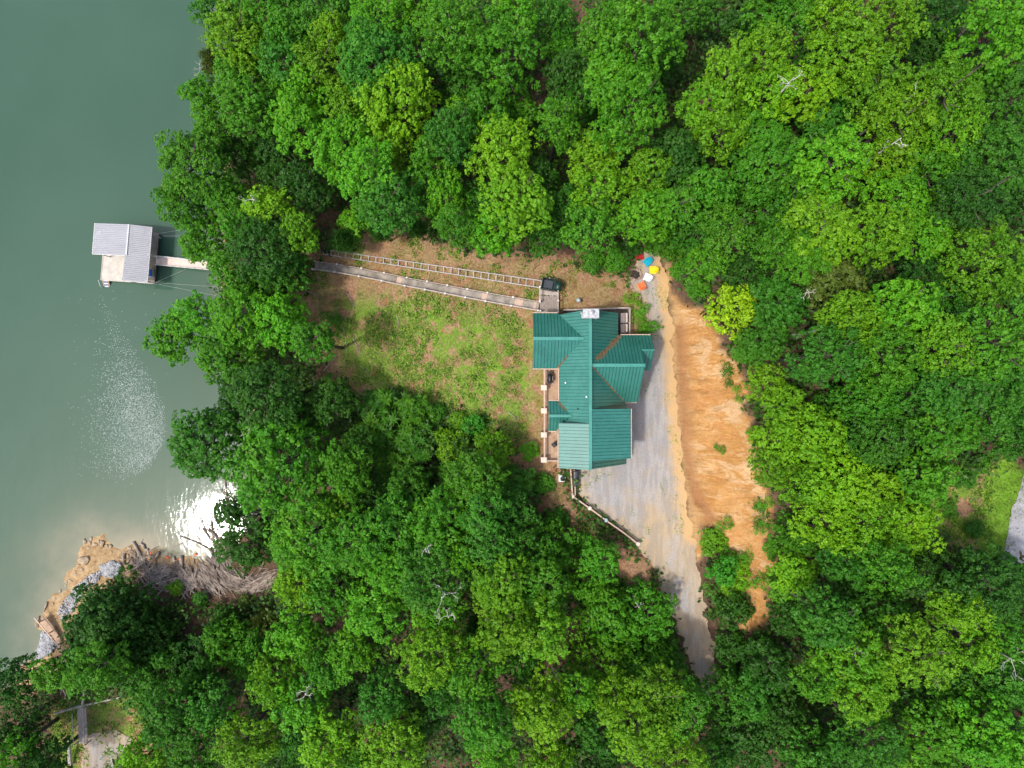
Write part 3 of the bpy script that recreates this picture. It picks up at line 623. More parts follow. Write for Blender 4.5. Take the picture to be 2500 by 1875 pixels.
for q in (trees_txt.replace("\n", "") + ";").split(";"):
    if q.strip():
        a = q.split(); TREES.append((float(a[0]), float(a[1]), float(a[2]), a[3], None))
for q in extra.replace("\n", "").split(";"):
    a = q.split(); TREES.append((float(a[0]), float(a[1]), float(a[2]), a[3], a[4]))
ORD = ['first', 'second', 'third', 'fourth', 'fifth', 'sixth', 'seventh', 'eighth', 'ninth', 'tenth', 'eleventh', 'twelfth', 'thirteenth', 'fourteenth', 'fifteenth', 'sixteenth', 'seventeenth', 'eighteenth', 'nineteenth', 'twentieth', 'twenty-first', 'twenty-second', 'twenty-third', 'twenty-fourth', 'twenty-fifth', 'twenty-sixth', 'twenty-seventh', 'twenty-eighth']
LAND = [(330, 620, 'the boat dock'), (540, 640, 'the gangway'), (1000, 640, 'the tram rails'), (1580, 650, 'the coloured chairs'), (1450, 800, 'the house'), (1750, 950, 'the clay bank'), (1850, 1420, 'the lower clay bank'), (1700, 1500, 'the driveway bend'), (2450, 1270, 'the paved road'), (520, 1240, 'the glinting cove'), (480, 1400, 'the driftwood beach'), (150, 1460, 'the riprap beach'), (250, 1760, 'the lower steps'), (1480, 1270, 'the roadside railing'), (1100, 880, 'the weedy clearing')]
def describe(t):
    cx, cy, r, tn, kd = t
    sz = 'large' if r > 72 else ('small' if r < 44 else 'medium')
    kn = {'cedar': 'cedar', 'sumac': 'sumac'}.get(kd, 'tree')
    d = sorted(LAND, key=lambda l: (l[0] - cx) ** 2 + (l[1] - cy) ** 2)[0]
    dx, dy = cx - d[0], cy - d[1]
    rel = ('above' if dy < 0 else 'below') if abs(dy) > abs(dx) else ('left of' if dx < 0 else 'right of')
    return f"{sz} {TWORD[tn]} {kn} {rel} {d[2]}"
groups = {}
for t in TREES: groups.setdefault(describe(t), []).append(t)
LABEL = {}
for k, lst in groups.items():
    if len(lst) == 1: LABEL[lst[0]] = k
    else:
        byx = max(a[0] for a in lst) - min(a[0] for a in lst) >= max(a[1] for a in lst) - min(a[1] for a in lst)
        lst = sorted(lst, key=lambda a: a[0] if byx else a[1])
        nw = {2: 'two', 3: 'three', 4: 'four', 5: 'five', 6: 'six', 7: 'seven', 8: 'eight', 9: 'nine', 10: 'ten'}.get(len(lst), str(len(lst)))
        for i, a in enumerate(lst):
            w0 = ('leftmost' if byx else 'topmost') if i == 0 else (('rightmost' if byx else 'lowest') if i == len(lst) - 1 else (ORD[i] + (' from left' if byx else ' from top')))
            LABEL[a] = f"{k}, {w0} of {nw}"
for i, t in enumerate(TREES):
    cx, cy, r, tn, kd = t
    cls = kd or ('big' if r > 66 else ('mid' if r > 40 else 'small'))
    g = random.Random(1000 + i)
    k = g.randrange(len(PROTO[cls])); R0, cm, tm = PROTO[cls][k]
    H = HT[cls] * g.uniform(.88, 1.1)
    if cls == 'mid' and tn in ('D', 'M', 'O'): H *= .72
    if cx > 1800: H *= .80
    if cx < 470: H *= .82
    if (cx, cy) in ((1790, 758), (867, 545)): H = 5.5
    if (cx, cy) == (1790, 758): cls = 'mid'
    if (cx, cy) == (1160, 1040): H = 2.2
    if 1700 < cx < 1960 and 1280 < cy < 1600: H *= .45
    if 1340 < cx < 1700 and 1300 < cy < 1640: H *= .48
    if 400 < cx < 680 and 1440 < cy < 1620: H *= .55
    if cx < 400 and 1440 < cy < 1620: H *= .6
    if 540 < cx < 660 and 1240 < cy < 1420: H *= .6
    if kd == 'sumac': H *= .8
    mult = .93 if cx < 620 and cy < 1250 else 1.03
    if 1840 < cx < 2240 and 900 < cy < 1320: H *= .62
    if 1090 < cx < 1260 and 1060 < cy < 1130: H *= .45
    if cx > 1700: mult = min(mult, 1.0)
    for att in range(9):
        z = 2.0
        for _ in range(6): p = P(cx, cy, z); gg = max(gz(p.x, p.y), WATER - .2); Rw = r * mult * (CAMH - z) / FPX; z = gg + max(H - Rw * .75, Rw * .75)
        if sdist(np.array([p.x]), np.array([p.y]), DRIVE)[0] < -.9 or H < 3: break
        H *= .82
    z = 2.0; gg = 0
    for _ in range(8):
        p = P(cx, cy, z); gg = max(gz(p.x, p.y), WATER - .2)
        Rw = r * mult * (CAMH - z) / FPX; rzc = Rw * .75
        z = gg + max(H - rzc, Rw * .75)
    p = P(cx, cy, z)
    # a shoreline tree roots on the bank and leans out over the water
    root = Vector((p.x, p.y, gg)); bx, by = p.x, p.y; steps = 0
    while gz(bx, by) < WATER + .1 and steps < 40: bx += .3; by += (0.0 if cy > 300 else 0); steps += 1
    off = Vector((bx - p.x, by - p.y, 0)); root = Vector((bx, by, gz(bx, by) - .15))
    nm = {'cedar': 'cedar_tree', 'sumac': 'sumac_tree'}.get(cls, 'broadleaf_tree')
    lab = SPECIAL.get((int(cx), int(cy)), LABEL[t])
    root_o = thing(nm, lab, 'tree', root, group='trees of the lakeside wood')
    cr = bpy.data.objects.new('crown', cm); COL.objects.link(cr); cr.parent = root_o
    s = Rw / R0; cr.location = Vector((p.x, p.y, z)) - root; cr.scale = (s * g.uniform(.90, 1.14), s * g.uniform(.90, 1.14), s * g.uniform(1.0, 1.3))
    cr.rotation_euler = (g.uniform(-.12, .12), g.uniform(-.12, .12), g.uniform(0, 2 * PI))
    c = TONE[tn]; v = g.uniform(.86, 1.14) * (.8 if kd == 'sumac' else 1); h = g.uniform(.9, 1.1); cr.color = (c[0] * v * h, c[1] * v, c[2] * v / h, 1)
    tk = bpy.data.objects.new('trunk', tm); COL.objects.link(tk); tk.parent = root_o
    hgt = z - root.z; sz = (hgt + .2) / 9.0
    # shear toward the crown for leaning trees through a tilted trunk
    dirv = Vector((p.x, p.y, z)) - root; q = Vector((0, 0, 1)).rotation_difference(dirv.normalized())
    tk.rotation_mode = 'QUATERNION'; tk.rotation_quaternion = q; tk.location = dirv; tk.scale = (s, s, dirv.length / 9.0 * 1.02)

# ------------------------------------------------------------------ dead snags and pale bare branches
def snag(px, py, ht, spread, label, seed, mat='pale_bark', lean=0.0):
    g = random.Random(seed); z = 0
    for _ in range(6): p = P(px, py, z); gr = gz(p.x, p.y); z = gr + ht
    t = thing('dead_tree', label, 'dead tree', (p.x, p.y, max(gr, WATER) - .1), group='bare dead trees and limbs')
    b = MB(); b.tube([(p.x, p.y, gr - .1), (p.x + .1, p.y, gr + ht * .5), (p.x, p.y + .1, z)], [.16, .12, .05], 6); b.build('trunk', M[mat], t)
    b = MB()
    def br(a, d, L, r, dep):
        m = a + d * L * .5 + Vector((g.uniform(-.1, .1), g.uniform(-.1, .1), 0)) * L; e = a + d * L + Vector((g.uniform(-.12, .12), g.uniform(-.12, .12), g.uniform(-.1, .1))) * L
        b.tube([a, m, e], [r, r * .7, r * .3], 5)
        if dep:
            for _ in range(3):
                s = m.lerp(e, g.random()); an = g.uniform(.4, .9) * g.choice((-1, 1))
                d2 = Matrix.Rotation(an, 3, 'Z') @ d; d2.z += g.uniform(-.1, .35); br(s, d2.normalized(), L * g.uniform(.4, .62), r * .55, dep - 1)
    for i in range(4):
        a = lean + seed + i * 2 * PI / 5 + g.uniform(-.4, .4); d = Vector((math.cos(a), math.sin(a), g.uniform(.1, .6))).normalized()
        br(Vector((p.x, p.y, z - g.uniform(0, .15) * ht)), d, spread * g.uniform(.3, .8), .028, 2)
    b.build('branch', M[mat], t)
for i, a in enumerate([(1938, 192, 14.5, 1.4, 'white bare snag poking through the treetops near the upper right'),
    (487, 168, 6, 1.6, 'white bare branches hanging over the lake near the top left'),
    (612, 480, 15, 1.5, 'pale curved dead limb above the lakeside trees right of the dock'),
    (2010, 805, 7.6, 1.0, 'pale twisted limbs in the yellowish crown right of the clay bank'),
    (1975, 715, 7.6, .8, 'white bare twigs just above the twisted pale limbs'),
    (1078, 1462, 16, 1.8, 'white spidery dead top in the trees south of the clearing'),
    (1095, 1510, 14.5, 1.3, 'smaller white bare twigs below the spidery dead top'),
    (745, 1697, 15, 1.3, 'pale dead branches in the bright crown near the bottom'),
    (150, 1650, 5, 2.2, 'large grey dead tree above the timber wall at lower left'),
    (265, 1640, 5.5, 1.8, 'pale bare branches right of the large grey dead tree'),
    (2475, 1615, 11, 1.6, 'grey bare limbs at the lower right edge'),
    (2110, 1600, 12, 1.2, 'pale twig ends in the large crown at lower right'),
    (2235, 230, 13, 1.0, 'thin white twigs in the yellow-green crowns at upper right'),
    (2400, 40, 10, 1.4, 'brown leafless twigs in the dark gap at the top right'),
    (1040, 1350, 16, .9, 'small white twigs in the cool green crown above the spidery top'),
    (2200, 340, 13, 1.1, 'scattered pale twigs right of centre in the upper right wood'),
    (1505, 1650, 8.5, .6, 'tiny pale twigs in the yellow-green crown left of the driveway end'),
    (1560, 1485, 6.0, .6, 'thin silver twigs in the crown beside the driveway curve')]):
    snag(*a, seed=50 + i)

# ------------------------------------------------------------------ undergrowth, weeds, straw (uncountable)
def scatter(name, n, maskf, size, spread_z, k, mat, label, cat, bx=(-62, 72, -52, 52), upw=.9, aspect=.6, dens=None, cl=.35, seed=5):
    g = np.random.default_rng(seed); x = g.uniform(bx[0], bx[1], n); y = g.uniform(bx[2], bx[3], n)
    ok = maskf(x, y); x = x[ok]; y = y[ok]
    z = h_at(x, y); ok = z > WATER + .15; x, y, z = x[ok], y[ok], z[ok]; n = len(x)
    hh = g.uniform(spread_z[0], spread_z[1], n)
    c = np.repeat(np.stack([x, y, z + hh], -1), k, 0) + g.normal(size=(n * k, 3)) * np.array([cl, cl, cl * .35])
    c[:, 2] = np.maximum(c[:, 2], h_at(c[:, 0], c[:, 1]) + size * .3)
    nrm = unit(np.array([0, 0, upw]) + g.normal(size=(n * k, 3)) * .5); ax = unit(np.cross(nrm, g.normal(size=(n * k, 3)))); bxx = np.cross(nrm, ax)
    L = size * g.uniform(.6, 1.5, (n * k, 1))
    me = quads_mesh(name, c, ax * L, bxx * L * aspect, np.repeat(g.random(n), k), mat)
    o = bpy.data.objects.new(name, me); COL.objects.link(o); tag(o, label, cat, kind='stuff'); return o
def open_(x, y):
    hx = np.maximum(np.abs(x - 8.3) - 6.5, np.abs(y) - 9.3)
    return (sdist(x, y, DRIVE) < -.25) & (hx > 0)
def m_under(x, y):
    return open_(x, y) & (sdist(x, y, CLEAR) < .6 + 1.5 * (fbm(x * .4, y * .4) - .5)) & (sdist(x, y, CLAY) < -.3) & (sdist(x, y, BEACH) < -.5) & (sdist(x, y, DRIFT) < -.2) & (sdist(x, y, LAWN) < -.3) & (sdist(x, y, YARD) < 0) & (sdist(x, y, ROUGH) < 0) & (sdist(x, y, poly_px("2430 1150;2600 1150;2600 1420;2430 1390")) < 0) & (fbm(x * .35 + 8, y * .35) > .36)
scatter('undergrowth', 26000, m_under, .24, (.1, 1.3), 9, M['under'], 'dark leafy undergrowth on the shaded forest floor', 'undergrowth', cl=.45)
GREEN = poly_px("830 740;1000 725;1150 750;1300 800;1305 1000;1250 1090;1100 1040;950 975;870 930;825 860")
GR2 = poly_px("1515 690;1560 705;1582 740;1592 812;1560 822;1552 770;1535 730")
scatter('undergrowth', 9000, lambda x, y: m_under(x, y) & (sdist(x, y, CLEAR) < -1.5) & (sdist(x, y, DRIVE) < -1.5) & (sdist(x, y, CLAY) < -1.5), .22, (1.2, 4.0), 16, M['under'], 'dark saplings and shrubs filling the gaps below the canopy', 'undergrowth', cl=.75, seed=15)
def m_weed(x, y):
    nn = fbm(x * .55 + 31, y * .55)
    return open_(x, y) & (((sdist(x, y, GREEN) > -.8) & (nn > .47)) | ((sdist(x, y, CLEAR) > .2) & (nn > .63)) | (sdist(x, y, GR2) > 0) | ((sdist(x, y, YARD) > -.5) & (nn > .5)) | ((sdist(x, y, ROUGH) > -.5) & (nn > .45)))
scatter('weeds', 70000, m_weed, .10, (.02, .26), 8, M['weed'], 'low leafy weeds patching the cleared slope beside the house', 'weeds', bx=(-60, 72, -52, 22), cl=.20, seed=6)
def m_grass(x, y):
    nn = fbm(x * .35 + 11, y * .35 + 5)
    return open_(x, y) & (((sdist(x, y, GREEN) > -.5) & (nn > .40)) | ((sdist(x, y, CLEAR) > .5) & (nn > .60)) | (sdist(x, y, LAWN) > .1))
scatter('grass', 110000, m_grass, .12, (.01, .10), 5, M['grassy'], 'thin yellow-green grass between the straw on the slope', 'grass', bx=(-35, 72, -45, 22), upw=.35, aspect=.16, cl=.18, seed=7)
def m_straw(x, y): return open_(x, y) & ((sdist(x, y, CLEAR) > .0) | (sdist(x, y, ROUGH) > 0)) & (fbm(x * .5 + 71, y * .5) > .36)
scatter('straw', 50000, m_straw, .16, (.01, .04), 3, M['straw'], 'dry straw and leaf litter strewn over the clearing', 'straw', bx=(-35, 72, -30, 26), upw=2.5, aspect=.09, cl=.25, seed=8)
def m_gravelweed(x, y):
    d = sdist(x, y, DRIVE); return (d > .0) & (d < 2.6) & (fbm(x * .8 + 3, y * .8) > .60) & (x < 19)
scatter('edge_weeds', 40000, m_gravelweed, .06, (.02, .06), 3, M['weed'], 'sparse weeds along the left edge of the gravel', 'weeds', bx=(5, 30, -32, 20), cl=.10, seed=9)

for k, (x0, y0, x1, y1, lbx) in enumerate([(838, 800, 846, 862, 'pale straight stick at the left of the clearing'), (862, 826, 876, 866, 'forked bleached stick right of the pale straight one'), (790, 905, 822, 868, 'long thin fallen branch near the lower left of the clearing'), (880, 893, 905, 920, 'short pale stick low in the left half of the clearing'), (745, 708, 792, 732, 'bare branch lying on the brown soil below the stairway foot'), (845, 712, 866, 760, 'dark thin branch in the upper left of the clearing'), (968, 770, 972, 800, 'small upright dead stem in the clearing centre'), (1240, 1005, 1262, 1030, 'short stick near the lower right of the clearing')]):
    a = G(x0, y0, .12); c = G(x1, y1, .12); b = MB(); m = a.lerp(c, .5) + Vector((.12, .05, .05)); b.tube([a, m, c], [.05, .04, .015], 5); b.tube([m, m.lerp(c, .6) + Vector((.25, .15, .05))], [.025, .008], 4)
    o = b.build('fallen_branch', M['deadwood'], loc=tuple(m)); tag(o, lbx, 'branch', 'fallen branches in the clearing')
# small bushes that can be counted
def bush(px, py, r, tone, label, hz=.8, group='low bushes'):
    p = G(px, py, .3); g = random.Random(int(px * 3 + py)); R0, cm, tm = PROTO['small'][g.randrange(3)] if r > 17 else PROTO['tuft'][g.randrange(3)]
    if r <= 17: r *= 1.15
    t = thing('bush', label, 'bush', (p.x, p.y, p.z - .35), group=group)
    s = r * (CAMH - p.z) / FPX / R0
    c = bpy.data.objects.new('foliage', cm); COL.objects.link(c); c.parent = t; c.location = (0, 0, .35 + s * .6); c.scale = (s, s, s * hz); c.rotation_euler = (0, 0, g.uniform(0, 6))
    q = TONE[tone]; v = g.uniform(.9, 1.15); c.color = (q[0] * v, q[1] * v, q[2] * v, 1)
    b = MB(); b.tube([(p.x, p.y, p.z - .35), (p.x, p.y, p.z + s)], [.05, .02], 5); b.build('stem', M['bark'], t)
for i, (px, py, r, tn, lb) in enumerate([(1738, 1320, 32, 'Y', 'yellow-green bush at the foot of the clay bank beside the driveway'), (1772, 1362, 24, 'b', 'bright bush just right of the emerald tree'), (1800, 1382, 26, 'y', 'bright yellow-green bush low on the clay bank'), (1788, 1430, 28, 'y', 'yellow-green bush nearest the driveway bend'),
    (1848, 1238, 14, 'M', 'small green tuft high on the clay face'), (1868, 1226, 12, 'b', 'small bright tuft at the clay bank rim'), (1858, 1285, 13, 'B', 'tiny bush at the middle right of the clay'), (1845, 1275, 10, 'M', 'tiny dark tuft left of the middle clay bush'), (1768, 1278, 13, 'b', 'pair-leaved tuft beside the brown wash of the bank'), (1815, 1355, 13, 'b', 'small tuft in the lower part of the clay bank'),
    (1770, 903, 12, 'M', 'dark tuft upper right on the clay'), (1774, 935, 8, 'M', 'small tuft just below the upper dark one'), (1798, 950, 7, 'b', 'tiny tuft near the right rim of the clay'), (1800, 974, 7, 'b', 'tiny tuft below the one at the right rim'), (1747, 1092, 6, 'B', 'tiny leftmost tuft of the pale clay patch'), (1762, 1096, 7, 'B', 'tiny rightmost tuft of the pale clay patch'),
    (1840, 1418, 14, 'b', 'small bush on the narrow lower tongue of clay'), (1812, 862, 26, 'B', 'bush at the upper right corner of the clay bank'), (1590, 800, 14, 'B', 'leafy bush in the corner between deck and driveway'), (1565, 800, 14, 'b', 'bright leafy bush beside the porch roof corner'),
    (1545, 735, 12, 'Y', 'yellow-green bush beside the cream seats'), (1560, 765, 13, 'b', 'bright green bush beside the corner of the deck rail'), (600, 1468, 18, 'O', 'olive bush among the driftwood'), (432, 1432, 17.5, 'Y', 'yellow-green bush in the middle of the driftwood'), (492, 1462, 18, 'M', 'green bush right of the yellow-green driftwood bush'),
    (820, 780, 16, 'M', 'dark clump at the clearing edge by the lakeside trees'),
    (1060, 1010, 26, 'B', 'bush at the lower edge of the clearing'), (1120, 1030, 24, 'Y', 'yellow-green bush left of the round emerald one'), (1290, 1100, 22, 'b', 'bush beside the lower end of the west deck'), (1330, 1180, 24, 'B', 'bush left of the air conditioner'), (1360, 1270, 30, 'M', 'deep green bush below the bins'), (1420, 1330, 30, 'B', 'bush below the middle of the roadside railing'),
    (1550, 1440, 30, 'M', 'deep green bush where the driveway narrows'), (1775, 1650, 24, 'D', 'dark bush at the end of the visible driveway'), (1738, 1440, 16, 'B', 'bush hugging the right edge of the driveway bend'), (1880, 1340, 22, 'B', 'bush spilling over the rim of the lower clay'), (1840, 1060, 20, 'Y', 'yellow-green bush spilling over the right rim of the clay'),
    (2350, 1170, 24, 'M', 'dark bush in the rough ground beside the lawn'), (2310, 1240, 20, 'B', 'green bush lower in the rough ground beside the lawn'), (2370, 1290, 22, 'M', 'bush at the lawn edge above the dark trees'), (2390, 1130, 22, 'B', 'bush at the top of the lawn strip'),
    (1700, 700, 30, 'B', 'bush left of the vivid lime tree'), (1660, 660, 26, 'B', 'bush above the head of the clay bank'), (1690, 620, 30, 'M', 'deep bush above the clay bank head'), (1650, 600, 26, 'B', 'bush right of the red earth behind the chairs'), (1540, 610, 24, 'D', 'dark bush over the red chair'), (1500, 640, 28, 'B', 'bush left of the fire ring'), (1450, 640, 26, 'B', 'bush left of the chair circle near the wood edge')]):
    bush(px, py, r, tn, lb)

# ------------------------------------------------------------------ the house
HX = 8.3
house = thing('house', 'house with a green standing seam metal roof and several gables', 'house', (HX, 0, -.1))
def clip_seg(poly, a, d):
    """parameters t where line a+t*d crosses polygon"""
    ts = []
    n = len(poly)
    for i in range(n):
        p = poly[i]; q = poly[(i + 1) % n]; ex, ey = q[0] - p[0], q[1] - p[1]
        den = d[0] * ey - d[1] * ex
        if abs(den) < 1e-9: continue
        t = ((p[0] - a[0]) * ey - (p[1] - a[1]) * ex) / den; s = ((p[0] - a[0]) * d[1] - (p[1] - a[1]) * d[0]) / den
        if 0 <= s < 1: ts.append(t)
    ts.sort(); return [(ts[i], ts[i + 1]) for i in range(0, len(ts) - 1, 2)]
def roof_plane(b, poly, zf, along, sp=.335, th=.14, seam_h=.04, seam_w=.028):
    b.prism(poly, lambda x, y: zf(x, y) - th, zf)
    ax = 0 if along == 'x' else 1                         # seams run along x or y
    lo = min(p[1 - ax] for p in poly); hi = max(p[1 - ax] for p in poly); c = lo + sp * .5
    while c < hi:
        a = (0, c) if ax == 0 else (c, 0); d = (1, 0) if ax == 0 else (0, 1)
        for t0, t1 in clip_seg(poly, a, d):
            if t1 - t0 < .1: continue
            p0 = (a[0] + d[0] * t0, a[1] + d[1] * t0); p1 = (a[0] + d[0] * t1, a[1] + d[1] * t1)
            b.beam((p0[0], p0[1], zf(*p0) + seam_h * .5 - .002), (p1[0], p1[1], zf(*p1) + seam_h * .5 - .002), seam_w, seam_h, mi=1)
        c += sp
XR, ZR = 7.75, 7.5
zl = lambda x, y: ZR - 1.03 * (XR - x)
zr = lambda x, y: ZR - 1.0 * (x - XR)
YW0 = 4.54; zw = lambda x, y: 6.9 - .9 * abs(y - YW0)
YE0 = 1.86; ze = lambda x, y: 7.35 - 1.04 * abs(y - YE0)
YD0 = -3.23; zd = lambda x, y: 5.75 - .95 * abs(y - YD0)
def val_l(zf, y): return XR - (ZR - zf(0, y)) / 1.03
def val_r(zf, y): return XR + (ZR - zf(0, y))
b = MB()
roof_plane(b, [(4.87, 7.16), (4.87, -8.4), (XR, -8.45), (XR, 7.40)], zl, 'x')
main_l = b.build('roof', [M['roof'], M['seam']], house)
tag(main_l, 'lighter west slope of the main green roof')
b = MB()
roof_plane(b, [(XR, 7.40), (XR, -8.45), (12.04, -8.42), (12.04, -2.0), (11.0, -1.0), (11.0, 7.34)], zr, 'x')
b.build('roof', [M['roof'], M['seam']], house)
b = MB(); yn, ys = 7.33, 1.61
roof_plane(b, [(2.14, yn), (2.14, YW0), (val_l(zw, YW0), YW0), (val_l(zw, yn), yn)], zw, 'y')
roof_plane(b, [(2.14, YW0), (2.14, ys), (val_l(zw, ys), ys), (val_l(zw, YW0), YW0)], zw, 'y')
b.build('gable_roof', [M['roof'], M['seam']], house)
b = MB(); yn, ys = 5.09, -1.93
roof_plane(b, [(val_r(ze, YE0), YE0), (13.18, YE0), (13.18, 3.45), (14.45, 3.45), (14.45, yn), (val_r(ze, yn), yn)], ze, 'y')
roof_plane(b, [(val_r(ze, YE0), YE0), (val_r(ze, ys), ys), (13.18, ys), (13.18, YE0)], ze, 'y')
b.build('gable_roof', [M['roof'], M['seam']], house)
b = MB(); zp = lambda x, y: 5.69 - 1.0 * (3.45 - y)
roof_plane(b, [(13.2, 3.45), (13.2, 1.42), (14.45, 1.42), (14.45, 3.45)], zp, 'y')
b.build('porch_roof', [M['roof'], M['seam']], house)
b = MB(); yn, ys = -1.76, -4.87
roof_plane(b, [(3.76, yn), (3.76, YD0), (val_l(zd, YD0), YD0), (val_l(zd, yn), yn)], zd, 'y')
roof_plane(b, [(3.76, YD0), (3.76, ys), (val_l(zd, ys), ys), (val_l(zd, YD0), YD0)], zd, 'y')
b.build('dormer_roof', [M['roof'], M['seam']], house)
zsl = lambda x, y: 7.60 - .45 * (XR - x); zsr = lambda x, y: 7.60 - .385 * (x - XR)
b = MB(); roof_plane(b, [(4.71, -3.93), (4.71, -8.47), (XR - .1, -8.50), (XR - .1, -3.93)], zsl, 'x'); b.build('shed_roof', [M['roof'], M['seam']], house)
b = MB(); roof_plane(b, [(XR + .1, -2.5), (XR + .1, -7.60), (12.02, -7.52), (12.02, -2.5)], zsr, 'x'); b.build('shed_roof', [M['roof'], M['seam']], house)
# ridge caps
b = MB()
def cap(a, c, wd=.16): b.beam(Vector(a) + Vector((0, 0, .05)), Vector(c) + Vector((0, 0, .05)), wd * 2, .07)
cap((XR, 7.42, ZR), (XR, -8.5, ZR + .08), .15); cap((2.12, YW0, 6.9), (val_l(zw, YW0), YW0, 6.9)); cap((val_r(ze, YE0), YE0, 7.35), (13.2, YE0, 7.35)); cap((13.2, 3.45, 5.69), (14.47, 3.45, 5.69), .06); cap((3.74, YD0, 5.75), (val_l(zd, YD0), YD0, 5.75), .14)
b.build('ridge_cap', M['ridge'], house)
# gutters and eave trim
for a, c in (((4.80, 1.6, 4.42), (4.80, -1.76, 4.42)), ((2.12, 7.38, 4.30), (4.7, 7.38, 4.30)), ((2.12, 1.56, 4.14), (4.7, 1.56, 4.14)), ((4.64, -4.9, 6.13), (4.64, -8.45, 6.13)), ((12.08, -2.5, 5.85), (12.08, -7.5, 5.85)), ((11.7, -1.98, 3.32), (13.1, -1.98, 3.32)), ((11.3, 5.14, 3.94), (14.4, 5.14, 3.94)), ((3.8, -1.71, 4.26), (4.8, -1.71, 4.26)), ((3.8, -4.92, 4.1), (4.6, -4.92, 4.1))):
    b = MB(); b.beam(a, c, .09, .10); b.build('gutter', M['tan_rail'], house)
# leaf debris lying in the valleys, a thing of its own
def debris(a, c, w0, dens, zf, label, seed):
    b = MB(); rr = random.Random(seed); L = math.hypot(c[0] - a[0], c[1] - a[1])
    for j in range(int(L * dens)):
        f = rr.random(); w1 = w0 * (.35 + .9 * abs(math.sin(f * 5.3 + seed)) + .4 * rr.random())
        x = a[0] + (c[0] - a[0]) * f + rr.gauss(0, w1 * .55); y = a[1] + (c[1] - a[1]) * f + rr.gauss(0, w1 * .55)
        b.rock((x, y, zf(x, y) + .015), rr.uniform(.025, .07), seed=j, flat=.35, n=5)
    o = b.build('leaf_litter', M['rust']); tag(o, label, 'leaf litter', kind='stuff')
zme = lambda x, y: max(zr(x, y), ze(x, y)); zmw = lambda x, y: max(zl(x, y), zw(x, y)); zmd = lambda x, y: max(zl(x, y), zd(x, y))
debris((8.6, 2.5), (11.2, 5.0), .17, 260, zme, 'rust red leaf litter packed in the upper east roof valley', 1)
debris((8.0, 1.7), (11.7, -1.8), .045, 75, zme, 'rust and tan leaf litter in the lower east roof valley', 2)
debris((5.7, 2.9), (4.8, 1.75), .06, 110, zmw, 'pale dry leaf litter in the valley beside the west gable', 3)
debris((4.9, -2.0), (5.5, -2.7), .08, 140, zmd, 'pale leaf litter in the valley above the small dormer', 4)
# walls
b = MB()
def wbox(x0, x1, y0, y1, z0, z1): b.box(((x0 + x1) / 2, (y0 + y1) / 2, (z0 + z1) / 2), (x1 - x0, y1 - y0, z1 - z0))
wbox(5.25, 11.0, -8.0, 7.0, -2.6, 4.1); wbox(2.5, 5.25, 2.0, 6.95, -3.4, 4.0); wbox(11.0, 12.8, -1.55, 4.75, -.6, 3.6); wbox(5.05, 7.4, -8.1, -4.2, 4.1, 6.1); wbox(8.0, 11.6, -7.2, -2.8, 4.1, 5.85); wbox(4.1, 5.25, -4.5, -2.1, .4, 4.1)
for (x0, x1, y0, y1, zf) in ((5.3, 10.9, 6.8, 6.98, lambda x: ZR - 1.05 * abs(x - XR) - .25), (5.3, 10.9, -7.98, -7.8, lambda x: ZR - 1.05 * abs(x - XR) - .25)):
    b.add([(x0, y0, 4.1), (x1, y0, 4.1), (XR, y0, ZR - .25), (x0, y1, 4.1), (x1, y1, 4.1), (XR, y1, ZR - .25)], [(0, 1, 2), (5, 4, 3), (0, 3, 4, 1), (1, 4, 5, 2), (2, 5, 3, 0)])
for (xw_, y0, y1, yc, zt) in ((2.5, 2.0, 6.95, YW0, 6.6), (12.62, -1.3, 4.7, YE0, 6.95), (4.1, -4.4, -2.15, YD0, 5.5)):
    x1 = xw_ + .18
    b.add([(xw_, y0, 3.98), (xw_, y1, 3.98), (xw_, yc, zt), (x1, y0, 3.98), (x1, y1, 3.98), (x1, yc, zt)], [(2, 1, 0), (3, 4, 5), (0, 1, 4, 3), (1, 2, 5, 4), (2, 0, 3, 5)])
wall = b.build('wall', M['log_wall'], house)
def window(c, wd, ht, ax):
    f = MB(); g_ = MB(); c = Vector(c)
    if ax == 'x': f.box(c, (.10, wd + .2, ht + .2)); g_.box(c, (.13, wd, ht))
    else: f.box(c, (wd + .2, .10, ht + .2)); g_.box(c, (wd, .13, ht))
    fo = f.build('window', M['trim'], house); g_.build('pane', M['glass'], fo)
for q in (((2.48, 4.5, 2.0), 1.8, 1.6, 'x'), ((2.48, 4.5, 4.8), 1.0, .9, 'x'), ((2.48, 2.9, 2.0), .8, 1.4, 'x'), ((2.48, 6.1, 2.0), .8, 1.4, 'x'), ((5.23, -6.3, 2.0), 1.4, 1.4, 'x'), ((12.82, .2, 1.8), 1.2, 1.2, 'x'), ((12.82, 2.0, 4.6), .9, .9, 'x'), ((6.8, 7.02, 2.2), 1.2, 1.3, 'y'), ((10.0, 7.02, 2.2), 1.2, 1.3, 'y'), ((7.0, -8.02, 1.8), 1.2, 1.2, 'y'), ((9.5, -8.02, 1.8), 1.2, 1.2, 'y'), ((5.03, -6.2, 5.2), 1.4, .8, 'x'), ((11.62, -5.0, 4.9), 1.4, .8, 'x')): window(*q)
for c, ax in (((5.22, .0, 1.5), 'x'), ((12.83, 3.9, 1.1), 'x')):
    d = MB(); d.box(c, (.1, 1.0, 2.1)); dd = d.build('door', M['tan_wood'], house); h = MB(); h.box((c[0] + (-.08 if c[0] < 8 else .08), c[1] + .35, c[2]), (.06, .06, .12)); h.build('handle', M['dark_metal'], dd)
# carport posts under the low south eave
for (x, y) in ((11.8, -8.0), (11.9, -7.2), (11.9, -2.9), (14.2, 4.8), (14.2, 1.7)):
    q = MB(); q.box((x, y, 1.5), (.16, .16, 3.6)); q.build('porch_post', M['tan_wood'], house)
